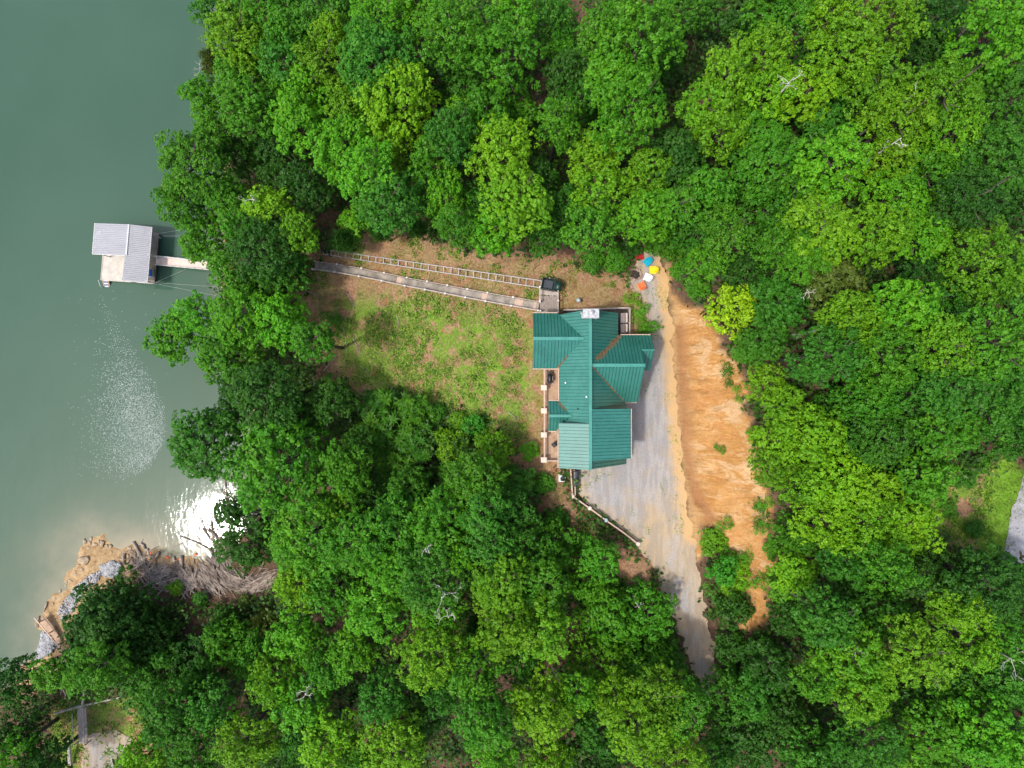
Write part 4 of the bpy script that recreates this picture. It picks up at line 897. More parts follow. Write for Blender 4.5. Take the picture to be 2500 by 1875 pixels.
# chimney
b = MB(); b.box((7.68, 6.85, 4.6), (1.30, .72, 7.9)); 
rr = random.Random(5)
for k in range(26):
    for sx in (-1, 1):
        b.rock((7.68 + sx * .66, 6.85 + rr.uniform(-.3, .3), 1 + k * .29), .16, seed=k, n=6)
b.box((7.68, 6.85, 8.62), (1.56, .92, .14))
ch = b.build('chimney', M['stone'], house)
q = MB(); q.tube([(7.72, 6.93, 8.68), (7.72, 6.93, 8.95)], .17, 14); q.tube([(7.72, 6.93, 8.95), (7.72, 6.93, 9.0), (7.72, 6.93, 9.06)], [.22, .22, .06], 14); q.build('flue', M['galv'], ch)
for u, v in ((467, 778), (637, 892), (566, 990)):
    px, py = 1240 + u / 3.3175, 700 + v / 3.3175; z = 6
    for _ in range(6): p = P(px, py, z); z = zl(p.x, 0) + .15
    q = MB(); q.tube([(p.x, p.y, z - .25), (p.x, p.y, z + .12)], .055, 8); q.box((p.x, p.y, z - .10), (.16, .16, .03)); q.build('vent_pipe', M['white_paint'] if u != 566 else M['dark_metal'], house)

# west deck
deck = thing('wooden_deck', 'tan plank deck along the lake side of the house', 'deck', (4.3, -3.3, .4))
b = MB(); x = 3.5
while x < 5.2:
    b.box((x + .07, -2.35 - .75, .36), (.135, 10.4, .05)); x += .145
b.build('deck_boards', M['tan_wood'], deck)
b = MB()
for y in (2.0, -1.2, -4.8, -8.2): b.box((4.35, y, .24), (1.7, .1, .18))
b.build('joist', M['tan_wood'], deck)
b = MB(); b.beam((3.50, 1.9, 1.36), (3.50, -8.3, 1.36), .17, .05); b.beam((3.50, 1.9, .55), (3.50, -8.3, .55), .05, .09); b.beam((3.50, -8.3, 1.36), (5.2, -8.3, 1.36), .12, .05); b.beam((3.5, -8.3, .55), (5.2, -8.3, .55), .05, .09); b.build('rail', M['tan_rail'], deck)
b = MB()
for k in range(76): b.box((3.50, 1.85 - k * .134, .95), (.035, .035, .78))
for k in range(12): b.box((3.6 + k * .134, -8.3, .95), (.035, .035, .78))
b.build('balusters', M['tan_rail'], deck)
for v in (818, 1005, 1200, 1403):
    p = P(1240 + 292 / 3.3175, 700 + v / 3.3175, 1.5)
    b = MB(); gg = gz(p.x, p.y); b.box((p.x, p.y, (gg + 1.40) / 2), (.42, .42, 1.40 - gg)); po = b.build('post', M['tan_wood'], deck)
    b = MB(); b.box((p.x, p.y, 1.44), (.64, .56, .08)); b.box((p.x, p.y, 1.51), (.48, .42, .06)); b.build('post_cap', M['cap'], po)

# north east deck
nd = thing('wooden_deck', 'dark brown deck wrapping the north corner behind the chimney', 'deck', (11, 7, .5))
b = MB(); y = 7.05
while y < 8.05: b.box((9.0, y + .06, .50), (7.2, .125, .05)); y += .14
y = 4.85
while y < 7.05: b.box((11.85, y + .06, .50), (1.6, .125, .05)); y += .14
b.build('deck_boards', M['dark_deck'], nd)
b = MB(); b.beam((5.55, 7.97, 1.5), (12.7, 8.22, 1.5), .14, .05); b.beam((12.69, 8.24, 1.5), (12.66, 4.8, 1.5), .14, .05); b.beam((5.55, 7.97, .65), (12.7, 8.22, .65), .05, .08); b.beam((12.69, 8.24, .65), (12.66, 4.8, .65), .05, .08); b.build('rail', M['rail_wood'], nd)
b = MB()
for k in range(50): b.box((5.6 + k * .144, 7.97 + k * .144 * .035, 1.05), (.035, .035, .86))
for k in range(25): b.box((12.68, 4.85 + k * .138, 1.05), (.035, .035, .86))
b.build('balusters', M['rail_wood'], nd)
for (x, y) in ((5.6, 7.95), (8.0, 8.03), (10.4, 8.12), (12.68, 8.2), (12.66, 6.4), (12.66, 4.85)):
    b = MB(); gg = gz(x, y); b.box((x, y, (gg + 1.47) / 2), (.11, .11, 1.47 - gg)); b.build('post', M['rail_wood'], nd)
# two cream seats on it
def seat(y, L, label):
    t = thing('garden_bench', label, 'bench', (12.1, y, .53), group='cream seats on the north deck')
    b = MB(); b.box((12.05, y, .92), (.52, L, .14)); b.build('seat', M['cushion'], t)
    b = MB(); b.box((12.37, y, 1.22), (.14, L * .96, .5)); b.build('backrest', M['cushion'], t)
    for sx in (11.85, 12.38):
        for sy in (-1, 1):
            b = MB(); b.box((sx, y + sy * L * .42, .69), (.05, .05, .32)); b.build('leg', M['dark_metal'], t)
    for sy in (-1, 1):
        b = MB(); b.box((12.1, y + sy * L * .48, 1.12), (.5, .06, .07)); b.build('armrest', M['cushion'], t)
seat(7.15, 1.05, 'cream cushioned bench at the outer corner of the dark deck')
seat(6.02, .95, 'cream cushioned bench nearer the east gable on the dark deck')

# grill and black chair on west deck
def at_zoom(u, v, z): return P(1240 + u / 3.3175, 700 + v / 3.3175, z)
p = at_zoom(341, 742, 1.3)
t = thing('barbecue_grill', 'black lidded barbecue grill on the west deck', 'grill', (p.x, p.y, .4))
b = MB(); n = 8
pts = [(p.x, p.y + s, 1.15 + h) for s, h in ((-.42, .02), (-.36, .12), (0, .16), (.36, .12), (.42, .02))]
b.tube([(p.x, p.y - .40, 1.20), (p.x, p.y - .34, 1.22), (p.x, p.y + .34, 1.22), (p.x, p.y + .40, 1.20)], [.20, .27, .27, .20], 12); lid = b.build('lid', M['black_plastic'], t, smooth=True)
b = MB(); b.beam((p.x + .30, p.y - .22, 1.28), (p.x + .30, p.y + .22, 1.28), .03, .03); b.build('handle', M['galv'], lid)
b = MB(); b.box((p.x, p.y, .93), (.46, .8, .26)); b.build('firebox', M['black_plastic'], t)
b = MB(); b.box((p.x, p.y + .62, 1.08), (.42, .36, .04)); b.build('side_shelf', M['black_plastic'], t)
b = MB(); b.box((p.x, p.y - .55, 1.08), (.38, .2, .04)); b.build('side_shelf', M['black_plastic'], t)
for sx in (-1, 1):
    for sy in (-1, 1):
        b = MB(); b.box((p.x + sx * .18, p.y + sy * .35, .60), (.05, .05, .42)); b.build('leg', M['dark_metal'], t)
p = at_zoom(374, 1280, .8)
t = thing('deck_chair', 'black folding chair standing askew at the south end of the west deck', 'chair', (p.x, p.y, .4), rz=.7)
ORG[t] = Vector((0, 0, 0))
b = MB(); b.box((0, 0, .42), (.48, .46, .05)); b.build('seat', M['black_plastic'], t)
b = MB(); b.box((.20, 0, .72), (.06, .46, .60), rot=Matrix.Rotation(.25, 3, 'Y')); b.build('backrest', M['black_plastic'], t)
for sx in (-.2, .2):
    for sy in (-.2, .2):
        b = MB(); b.box((sx, sy, .2), (.03, .03, .40)); b.build('leg', M['dark_metal'], t)
for sy in (-.25, .25):
    b = MB(); b.box((0, sy, .60), (.42, .04, .03)); b.build('armrest', M['dark_metal'], t)

# satellite ring at corner of west gable: small white hose reels
def coil(px, py, z, r, label):
    c = P(px, py, z); b = MB()
    for k in range(3):
        rr2 = r * (1 - k * .12); b.tube([(c.x + math.cos(a) * rr2, c.y + math.sin(a) * rr2, c.z + k * .03) for a in [i * PI / 9 for i in range(18)]] + [(c.x + rr2, c.y, c.z + k * .03)], .03, 6)
    o = b.build('garden_hose', M['white_paint'], loc=(c.x, c.y, c.z)); tag(o, label, 'hose')
coil(1320.5, 902, -1.5, .24, 'white coiled hose below the corner of the west gable')
coil(1374, 1151, -.9, .40, 'white looped hose between the house and the air conditioner')

# air conditioner, bins
p = G(1373.5, 1168.1, .6); base = p.z - .6
t = thing('air_conditioner', 'white box air conditioner with dark round fan below the house', 'air conditioner', (p.x, p.y, base))
b = MB(); b.box((p.x, p.y, base + .02), (.9, .9, .1)); b.build('pad', M['concrete'], t)
b = MB(); b.box((p.x, p.y, base + .40), (.68, .68, .66))
for k in range(8): b.box((p.x, p.y, base + .14 + k * .07), (.70, .70, .015))
b.build('casing', M['white_paint'], t)
b = MB(); b.tube([(p.x, p.y, base + .73), (p.x, p.y, base + .75)], .27, 20); gr_ = b.build('fan_grille', M['slate_plastic'], t)
b = MB(); b.tube([(p.x, p.y, base + .75), (p.x, p.y, base + .79)], .09, 12)
for k in range(8): a = k * PI / 4; b.beam((p.x, p.y, base + .77), (p.x + math.cos(a) * .27, p.y + math.sin(a) * .27, base + .765), .015, .01)
b.build('hub', M['dark_metal'], gr_)
lb = ['dark wheeled bin nearest the house wall', 'middle dark wheeled bin of the row', 'dark wheeled bin at the fence corner end of the row']
def make_bin():
    t = thing('wheeled_bin', '', 'bin'); ORG[t] = Vector((0, 0, 0))
    b = MB(); b.add([(-.22, -.24, 0), (.22, -.24, 0), (.22, .24, 0), (-.22, .24, 0), (-.28, -.30, .95), (.28, -.30, .95), (.28, .30, .95), (-.28, .30, .95)], [(3, 2, 1, 0), (4, 5, 6, 7), (0, 1, 5, 4), (1, 2, 6, 5), (2, 3, 7, 6), (3, 0, 4, 7)]); b.build('body', M['slate_plastic'], t)
    b = MB(); b.tube([(-.02, -.30, .96), (-.02, -.2, 1.0), (-.02, .2, 1.0), (-.02, .30, .96)], [.22, .29, .29, .22], 10); o = b.build('lid', M['slate_plastic'], t); o.scale = (1, 1, .35); o.location.z = .62
    for s in (-1, 1):
        b = MB(); b.tube([(.26, s * .26, .1), (.26, s * .31, .1)], .1, 10); b.build('wheel', M['black_plastic'], t)
    b = MB(); b.tube([(.32, -.22, .93), (.32, .22, .93)], .02, 6); b.build('handle', M['black_plastic'], t)
    return t
b0 = make_bin(); freeze(b0)
for k, (px, py) in enumerate(((1406.5, 1157), (1406.5, 1168), (1406, 1180))):
    o = b0 if k == 0 else copy_tree(b0); q = G(px, py, 1.0); o.location = (q.x, q.y, q.z - 1.0); o.rotation_euler.z = R_.uniform(-.15, .15); tag(o, lb[k], 'bin', 'dark bins beside the railing')

# timber railing along the parking court
t0 = G(1393, 1147, .9)
rl = thing('wooden_railing', 'low brown timber railing along the edge of the gravel court', 'railing', (t0.x, t0.y, t0.z - .9))
pts = [G(x, y, .95) for x, y in ((1393, 1147), (1398, 1212), (1440, 1241), (1479, 1270), (1522, 1300), (1558, 1328))]
b = MB()
for a, c in zip(pts[:-1], pts[1:]): b.beam(a, c, .16, .06)
b.beam(pts[0] + Vector((.38, 0, 0)), pts[1] + Vector((.30, .12, 0)), .12, .06)
for a, c in zip(pts[:-1], pts[1:]): b.beam(a - Vector((0, 0, .45)), c - Vector((0, 0, .45)), .05, .12)
b.build('rail', M['tan_rail'], rl)
b = MB()
for a, c in zip(pts[:-1], pts[1:]): b.beam(a - Vector((0, 0, .95)), c - Vector((0, 0, .95)), .10, .6)
b.build('retaining_board', M['dark_deck'], rl)
for k, a in enumerate(pts):
    b = MB(); b.box((a.x, a.y, a.z - .5), (.16, .16, 1.2)); po = b.build('post', M['tan_wood'], rl)
    if k in (1, 2, 3, 5):
        b = MB(); b.tube([(a.x, a.y, a.z + .05), (a.x, a.y, a.z + .14)], [.24, .17], 10); b.build('post_cap', M['cap'] if k != 3 else M['globe'], po)

# blue grey globe beside chimney
p = at_zoom(572, 110, .6); gg = gz(p.x, p.y)
t = thing('garden_globe', 'blue-grey round globe on a short stem north of the house', 'garden ornament', (p.x, p.y, gg))
b = MB(); n = 12; rings = [(p.x, p.y, gg + .75 + .26 * -math.cos(k * PI / 8)) for k in range(9)]; b.tube(rings, [max(.01, .26 * math.sin(k * PI / 8)) for k in range(9)], 16); b.build('globe', M['globe'], t, smooth=True)
b = MB(); b.tube([(p.x, p.y, gg - .1), (p.x, p.y, gg + .5)], [.09, .06], 8); b.build('stem', M['dark_metal'], t)

# landing deck at the stair head
Lz = .25
ld = thing('landing_deck', 'weathered grey plank landing between stairway and house', 'deck', (3.9, 9, Lz))
b = MB(); x = 3.05
while x < 4.95:
    L = 2.3 + R_.uniform(-.12, .12); b.box((x + .07, 8.65 + (L - 2.3) * .5 - .1, Lz), (.13, L, .05)); x += .145
b.build('deck_boards', M['wood_grey'], ld)
b = MB(); y = 9.75
while y < 10.45: b.box((3.98, y + .06, Lz + .07), (2.05, .12, .05), rz=-.06); y += .135
b.build('ramp_boards', M['rail_wood'], ld)
b = MB(); b.beam((3.0, 10.5, Lz + 1.0), (3.0, 8.9, Lz + 1.0), .12, .05); b.beam((4.98, 10.3, Lz + 1.0), (4.98, 7.6, Lz + 1.0), .10, .05); b.build('rail', M['rail_wood'], ld)
for (x, y) in ((3.0, 10.5), (3.0, 9.0), (3.05, 7.9), (4.98, 10.3), (4.98, 9.0), (4.98, 7.8)):
    gg = gz(x, y); b = MB(); b.box((x, y, (gg + Lz + 1.05) / 2), (.12, .12, Lz + 1.05 - gg)); po = b.build('post', M['rail_wood'], ld)
    b = MB(); b.box((x, y, Lz + 1.08), (.17, .17, .06)); b.build('post_cap', M['trim'], po)

# ------------------------------------------------------------------ stairway
def z3(u, v): return 700 + u / 3.072, 560 + v / 3.072
SC = [z3(*q) for q in ((215, 275), (380, 297), (560, 328), (730, 362), (900, 398), (1050, 426), (1200, 455), (1350, 484), (1500, 512), (1690, 545), (1890, 580))]
sc = []
zt = [-8.2 + (Lz + 8.2) * (k / 10) for k in range(11)]
for k, (px, py) in enumerate(SC):
    p = G(px, py, .45); zz = max(p.z, zt[k] if False else p.z); sc.append(P(px, py, zz))
zs = [p.z for p in sc]; zs[-1] = Lz
for _ in range(3):
    for k in range(1, 10): zs[k] = max((zs[k - 1] + zs[k] * 2 + zs[k + 1]) / 4, gz(sc[k].x, sc[k].y) + .25)
sc = [P(*SC[k], zs[k]) for k in range(11)]
st = thing('wooden_stairway', 'long weathered timber stairway descending from the house towards the lake', 'stairway', sc[5])
cur = MB(); was = False; n = 0
for a, c in zip(sc[:-1], sc[1:]):
    d = c - a; L = d.length; k = int(L / .30); ang = math.atan2(d.y, d.x)
    for j in range(k):
        p = a.lerp(c, (j + .5) / k)
        new = n in (34, 35, 68, 69, 81, 82, 83, 88, 102, 103)
        if new != was and cur.v:
            q_ = cur.build('treads', M['tan_rail' if was else 'tread'], st); cur = MB()
            if was: tag(q_, 'newer pale treads')
        was = new
        if new: cur.box((p.x, p.y, p.z + .01), (.30, .90, .05), rz=ang)
        else: cur.box(p, (.305, .88, .05), rz=ang)
        n += 1
cur.build('treads', M['tread'], st)
b = MB()
for a, c in zip(sc[:-1], sc[1:]):
    nn = Vector((-(c - a).y, (c - a).x, 0)).normalized()
    for s in (-1, 1): b.beam(a + nn * .42 * s - Vector((0, 0, .14)), c + nn * .42 * s - Vector((0, 0, .14)), .05, .22)
b.build('stringer', M['tread'], st)
b = MB()
for i, (a, c) in enumerate(zip(sc[:-1], sc[1:])):
    nn = Vector((-(c - a).y, (c - a).x, 0)).normalized()
    b.beam(a - nn * .50 + Vector((0, 0, .85)), c - nn * .50 + Vector((0, 0, .85)), .10, .05)
    b.beam(a - nn * .50 + Vector((0, 0, .42)), c - nn * .50 + Vector((0, 0, .42)), .05, .08)
    b.beam(a + nn * .46 + Vector((0, 0, .60)), c + nn * .46 + Vector((0, 0, .60)), .07, .05)
b.build('handrail', M['rail_wood'], st)
for i, a in enumerate(sc):
    c = sc[min(i + 1, 10)]; d = (c - sc[i]) if i < 10 else sc[10] - sc[9]; nn = Vector((-d.y, d.x, 0)).normalized()
    for s, hh in ((-.52, .9), (.48, .66)):
        p = a + nn * s; gg = min(gz(p.x, p.y), p.z); b = MB(); b.box((p.x, p.y, (gg + a.z + hh) / 2 - .05), (.11, .11, a.z + hh - gg + .1)); po = b.build('post', M['rail_wood'], st)
        b = MB(); b.box((p.x, p.y, a.z + hh + .03), (.19, .19, .06)); b.build('post_cap', M['trim'], po)

# ------------------------------------------------------------------ tram rails and car
ta, tb_ = G(*z3(275, 150), .45), G(*z3(1910, 385), .6); ba, bb = G(*z3(275, 185), .45), G(*z3(1905, 438), .6)
tr = thing('tram_track', 'ladder-like galvanised tram track climbing the slope above the stairway', 'track', ta)
NS = 29
top = []; bot = []
for k in range(NS + 1):
    f = k / NS
    for (A0, A1, lst) in ((z3(275, 150), z3(1910, 385), top), (z3(275, 185), z3(1905, 438), bot)):
        px = A0[0] + (A1[0] - A0[0]) * f; py = A0[1] + (A1[1] - A0[1]) * f; z = -7.6 + (.35 + 7.6) * (f ** .92); p = P(px, py, z); gg = gz(p.x, p.y)
        lst.append([px, py, max(z, gg + .2)])
for k in range(NS + 1): top[k][2] = bot[k][2] = max(top[k][2], bot[k][2])
for _ in range(6):
    for k in range(1, NS): m_ = (top[k - 1][2] + top[k + 1][2]) / 2; top[k][2] = bot[k][2] = max(top[k][2], m_) if top[k][2] < m_ else top[k][2] * .6 + m_ * .4
top = [P(*q) for q in top]; bot = [P(*q) for q in bot]
for lst in (top, bot):
    b = MB(); [b.beam(a, c, .085, .09) for a, c in zip(lst[:-1], lst[1:])]; b.build('rail', M['galv'], tr)
for k in range(NS + 1):
    b = MB(); b.beam(top[k], bot[k], .075, .07); b.build('crosstie', M['galv'], tr)
for k in range(0, NS + 1, 4):
    for q in (top[k], bot[k]):
        b = MB(); gg = gz(q.x, q.y); b.beam((q.x, q.y, gg - .2), (q.x, q.y, q.z), .07, .07); b.build('support_post', M['galv'], tr)
# car
c0 = P(*z3(1962, 412), 1.0); e0 = (top[-1] - top[-3]).normalized(); ang = math.atan2(e0.y, e0.x)
tc = thing('tram_car', 'dark green tram car parked at the top of the rails', 'tram car', (c0.x, c0.y, .45), rz=ang)
ORG[tc] = Vector((0, 0, 0))
b = MB(); b.box((0, 0, .15), (1.45, 1.25, .12)); b.build('floor', M['tram_green'], tc)
b = MB()
for sx, sy, wx, wy in ((0, .6, 1.45, .08), (0, -.6, 1.45, .08), (-.70, 0, .08, 1.2), (.70, 0, .08, 1.2)): b.box((sx, sy, .55), (wx, wy, .75))
b.build('side_panel', M['black_plastic'], tc)
b = MB(); b.box((.0, 0, .45), (.95, .85, .1)); b.build('seat', M['slate_plastic'], tc)
b = MB(); b.beam((-.7, -.6, .98), (-.7, .6, .98), .05, .05); b.beam((-.7, .6, .98), (.7, .6, .98), .05, .05); b.beam((-.7, -.6, .98), (.7, -.6, .98), .05, .05); b.beam((.7, -.6, .98), (.7, .6, .98), .05, .05); b.build('guard_rail', M['tram_green'], tc)
b = MB(); b.tube([(1.0, -.35, .5), (1.05, -.3, .62), (1.05, .3, .62), (1.0, .35, .5)], [.30, .44, .44, .30], 12); b.build('motor_housing', M['tram_green'], tc, smooth=True)
b = MB(); b.beam((.68, .55, .5), (1.1, .45, .5), .05, .05); b.beam((.68, -.55, .5), (1.1, -.45, .5), .05, .05); b.box((-.02, .62, 1.0), (.12, .08, .1)); b.build('bracket', M['galv'], tc)
for sx in (-.5, .5):
    for sy in (-.42, .42):
        b = MB(); b.tube([(sx, sy - .03, .02), (sx, sy + .03, .02)], .10, 10); b.build('wheel', M['dark_metal'], tc)

# ------------------------------------------------------------------ chairs and fire ring
def make_chair():
    t = thing('adirondack_chair', '', 'chair'); ORG[t] = Vector((0, 0, 0)); m = M['chair_yellow']; parts = []
    b = MB()                                              # faces +x
    for k in range(6):
        b.box((.28 - k * .095, 0, .36 - k * .022), (.085, .50, .025))
    parts.append(b.build('seat', m, t))
    b = MB()
    for k in range(5):
        y = (k - 2) * .115; hh = .78 - abs(k - 2) * .07; a = Vector((-.24, y * .9, .24)); c = a + Vector((-.30 * hh / .78, y * .25, hh)); b.beam(a, c, .10, .025)
    b.beam((-.33, -.26, .52), (-.33, .26, .52), .04, .06); parts.append(b.build('backrest', m, t))
    for s in (-1, 1):
        b = MB(); b.box((.02, s * .335, .56), (.74, .13, .03)); b.box((.30, s * .335, .545), (.1, .08, .03)); parts.append(b.build('armrest', m, t))
        b = MB(); b.box((.30, s * .30, .27), (.09, .035, .55)); parts.append(b.build('leg', m, t))
        b = MB(); b.beam((.30, s * .27, .36), (-.48, s * .27, .03), .03, .10); parts.append(b.build('leg', m, t))
    return t
ch0 = make_chair(); freeze(ch0)
CH = [(1593.4, 659.6, (-1, .02), 'yellow', 'bright yellow slatted garden chair at the right of the fire circle'), (1579.5, 640.3, (-.75, -.66), 'teal', 'turquoise slatted garden chair at the top of the fire circle'),
      (1580, 677.6, (-.92, .39), 'white', 'white slatted garden chair between the yellow and orange ones'), (1565.7, 697.5, (-.45, .9), 'orange', 'orange slatted garden chair at the bottom of the fire circle'), (1559.7, 626.5, (.15, -.95), 'red', 'dark red slatted garden chair half under the trees')]
for k, (px, py, d, cn, lbx) in enumerate(CH):
    o = ch0 if k == 0 else copy_tree(ch0); q = G(px, py, .4); o.location = (q.x, q.y, gz(q.x, q.y) + .05); o.rotation_euler.z = math.atan2(d[1], d[0]); o.scale = (1.0,) * 3
    tag(o, lbx, 'chair', 'coloured chairs around the fire ring')
    for c in ([x for x in bpy.data.objects if x.parent == o]):
        if k: c.data = c.data.copy()
        c.data.materials[0] = M['chair_' + cn]
p = G(1550.6, 670)
fr = thing('fire_ring', 'small ring of brownish stones with charred ash in front of the chairs', 'fire pit', p)
b = MB(); b.rock((p.x, p.y, p.z + .06), .5, seed=3, flat=.12, n=14); b.build('ash_bed', M['ash'], fr)
for k in range(15):
    a = k / 15 * 2 * PI; b = MB(); b.rock((p.x + math.cos(a) * .72, p.y + math.sin(a) * .62, p.z + .12), R_.uniform(.12, .19), seed=k, flat=.8); b.build('stone', M['fire_stone'], fr)
for k in range(26):                                       # edging stones down the left side of the gravel
    f = k / 25; px = (1535, 1556, 1578, 1583, 1588); py = (690, 716, 742, 778, 815); i = min(3, int(f * 4)); ff = f * 4 - i
    q = G(px[i] + (px[i + 1] - px[i]) * ff - 1 + R_.uniform(-2, 2), py[i] + (py[i + 1] - py[i]) * ff + R_.uniform(-2, 2))
    b = MB(); b.rock((q.x, q.y, q.z + .05), R_.uniform(.10, .22), seed=k + 70, flat=.6); o = b.build('edging_stone', M['fire_stone'], loc=(q.x, q.y, q.z)); tag(o, 'pinkish tan edging stone of the gravel, ' + (ORD[k] + ' from the fire circle down'), 'stone', 'edging stones along the gravel')

# ------------------------------------------------------------------ boat dock
def z2(u, v, z): return P(180 + u / 5.267, 500 + v / 5.267, z)
DZ = -13.45
dk = thing('boat_dock', 'floating boat dock with grey corrugated roof on the green lake', 'dock', z2(660, 620, DZ))
def slab(b, quad, th, mi=0):
    q = [Vector(v) for v in quad]; n = len(q); vs = q + [v - Vector((0, 0, th)) for v in q]
    b.add(vs, [tuple(range(n)), tuple(range(2 * n - 1, n - 1, -1))] + [(i, n + i, n + (i + 1) % n, (i + 1) % n) for i in range(n)], mi)
def ccw(q): 
    a = sum(q[i].x * q[(i + 1) % len(q)].y - q[(i + 1) % len(q)].x * q[i].y for i in range(len(q))); return q if a > 0 else q[::-1]
b = MB(); slab(b, ccw([z2(375, 600, DZ), z2(350, 965, DZ), z2(660, 985, DZ), z2(690, 620, DZ)]), .35); b.build('sun_deck', M['concrete'], dk)
b = MB(); slab(b, ccw([z2(940, 340, DZ), z2(1093, 366, DZ), z2(1036, 1010, DZ), z2(880, 1000, DZ)]), .35); b.build('side_walkway', M['dock_dark'], dk)
b = MB(); slab(b, ccw([z2(662, 620, DZ), z2(632, 983, DZ), z2(882, 998, DZ), z2(915, 620, DZ)]), .33); b.build('covered_deck', M['concrete'], dk)
b = MB(); slab(b, ccw([z2(290, 320, DZ - .02), z2(285, 345, DZ - .02), z2(940, 375, DZ - .02), z2(942, 345, DZ - .02)]), .35); slab(b, ccw([z2(290, 330, DZ - .02), z2(262, 630, DZ - .02), z2(310, 632, DZ - .02), z2(335, 330, DZ - .02)]), .35); b.build('slip_finger', M['dock_dark'], dk)
# roofs: corrugated sheets, waves as geometry
ZE, ZG = -10.75, -10.25
def corr(c00, c10, c11, c01, n, name):
    """c00-c10 along the ridge direction start..end? strips run from side a to side b"""
    b = MB(); N = n * 6
    for k in range(N):
        f0, f1 = k / N, (k + 1) / N
        zo0 = .04 * math.sin(f0 * n * 2 * PI); zo1 = .04 * math.sin(f1 * n * 2 * PI)
        a0 = c00.lerp(c01, f0) + Vector((0, 0, zo0)); a1 = c00.lerp(c01, f1) + Vector((0, 0, zo1)); d0 = c10.lerp(c11, f0) + Vector((0, 0, zo0)); d1 = c10.lerp(c11, f1) + Vector((0, 0, zo1))
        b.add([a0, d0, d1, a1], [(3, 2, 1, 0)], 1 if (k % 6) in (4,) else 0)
        dn = Vector((0, 0, -.03)); b.add([a0 + dn, d0 + dn, d1 + dn, a1 + dn], [(0, 1, 2, 3)], 0)
    o = b.build(name, [M['dockroof'], M['dockseam']], dk); return o
corr(z2(272, 235, ZE), z2(707, 250, ZG), z2(672, 648, ZG), z2(241, 632, ZE), 17, 'roof')
corr(z2(707, 250, ZG), z2(1010, 285, ZE), z2(950, 1004, ZE), z2(620, 972, ZG), 30, 'roof')
b = MB(); b.beam(z2(707, 250, ZG + .05), z2(672, 650, ZG + .05), .18, .05); b.build('ridge_cap', M['dockridge'], dk)
b = MB()
for q in ((z2(272, 235, ZE - .06), z2(241, 632, ZE - .06)), (z2(1010, 285, ZE - .06), z2(950, 1004, ZE - .06)), (z2(241, 634, ZE - .06), z2(660, 652, ZG - .06)), (z2(622, 972, ZG - .06), z2(950, 1004, ZE - .06))): b.beam(q[0], q[1], .06, .14)
b.build('fascia', M['trim'], dk)
for u, v in ((330, 350), (300, 620), (690, 370), (665, 640), (640, 960), (980, 370), (960, 640), (935, 980)):
    q = z2(u, v, ZE); b = MB(); b.box((q.x, q.y, (DZ + ZE) / 2 + .05), (.11, .11, ZE - DZ + .05)); b.build('roof_post', M['trim'], dk)
b = MB(); b.beam(z2(350, 968, DZ - .05), z2(1036, 1013, DZ - .05), .08, .2); b.beam(z2(352, 965, DZ - .05), z2(378, 640, DZ - .05), .08, .2); b.build('bumper', M['concrete'], dk)
for u, v in ((450, 800), (640, 900), (1040, 500), (1000, 900), (800, 850)):
    q = z2(u, v, WATER); b = MB(); b.box((q.x, q.y, WATER - .05), (1.2, 1.0, .6)); b.build('float', M['black_plastic'], dk)
# steps into the water
a = [z2(360, 968, DZ), z2(448, 968, DZ), z2(470, 1090, WATER - .3), z2(395, 1082, WATER - .3)]
sl = thing('swim_steps', 'tan swim steps with blue and white treads off the dock corner', 'steps', a[0])
b = MB(); slab(b, ccw([Vector(v) for v in a]), .08); b.build('stringer', M['tan_wood'], sl)
for k in range(5):
    f = .06 + k * .16; l0 = a[0].lerp(a[3], f); r0 = a[1].lerp(a[2], f); c = l0.lerp(r0, .55) + Vector((0, 0, .06)); b = MB(); b.box(c, (.50, .11, .05), rz=-.05); b.build('step', M['blue_plastic'] if k % 2 else M['white_paint'], sl)
b = MB(); b.tube([a[0] + Vector((-.05, 0, .1)), a[0] + Vector((-.05, -.1, .7)), a[3] + Vector((-.08, .2, .75)), a[3] + Vector((-.05, 0, .1))], .03, 6); b.build('handrail', M['white_paint'], sl)
# blue tub
q = z2(998, 883, DZ); t = thing('storage_tub', 'blue and white storage tub on the dock walkway', 'tub', q)
b = MB(); b.box((q.x, q.y, DZ + .22), (.60, 1.0, .44)); b.build('body', M['white_paint'], t)
b = MB(); b.box((q.x + .07, q.y, DZ + .47), (.44, .92, .08)); b.box((q.x + .07, q.y, DZ + .53), (.30, .74, .05)); b.build('lid', M['blue_plastic'], t)
# gangway
gw = thing('gangway', 'narrow cream gangway bridging from the dock to the wooded shore', 'gangway', z2(1480, 740, -13))
e = [z2(1057, 672, DZ + .08), z2(1057, 765, DZ + .08), z2(1900, 845, -12.6), z2(1905, 760, -12.6)]
b = MB(); slab(b, ccw([Vector(v) for v in e]), .1); b.build('deck_panel', M['gang'], gw)
for i0, i1, s in ((0, 3, 1), (1, 2, -1)):
    b = MB(); b.beam(e[i0] + Vector((0, s * .06, .12)), e[i1] + Vector((0, s * .06, .12)), .10, .16); b.build('side_beam', M['trim'], gw)
    for k in range(9):
        p = e[i0].lerp(e[i1], (k + .5) / 9) + Vector((0, s * .1, .3)); b = MB(); b.box(p, (.05, .05, .6)); b.build('rail_post', M['trim'], gw)
    b = MB(); b.beam(e[i0] + Vector((0, s * .1, .62)), e[i1] + Vector((0, s * .1, .62)), .045, .045); b.build('handrail', M['trim'], gw)
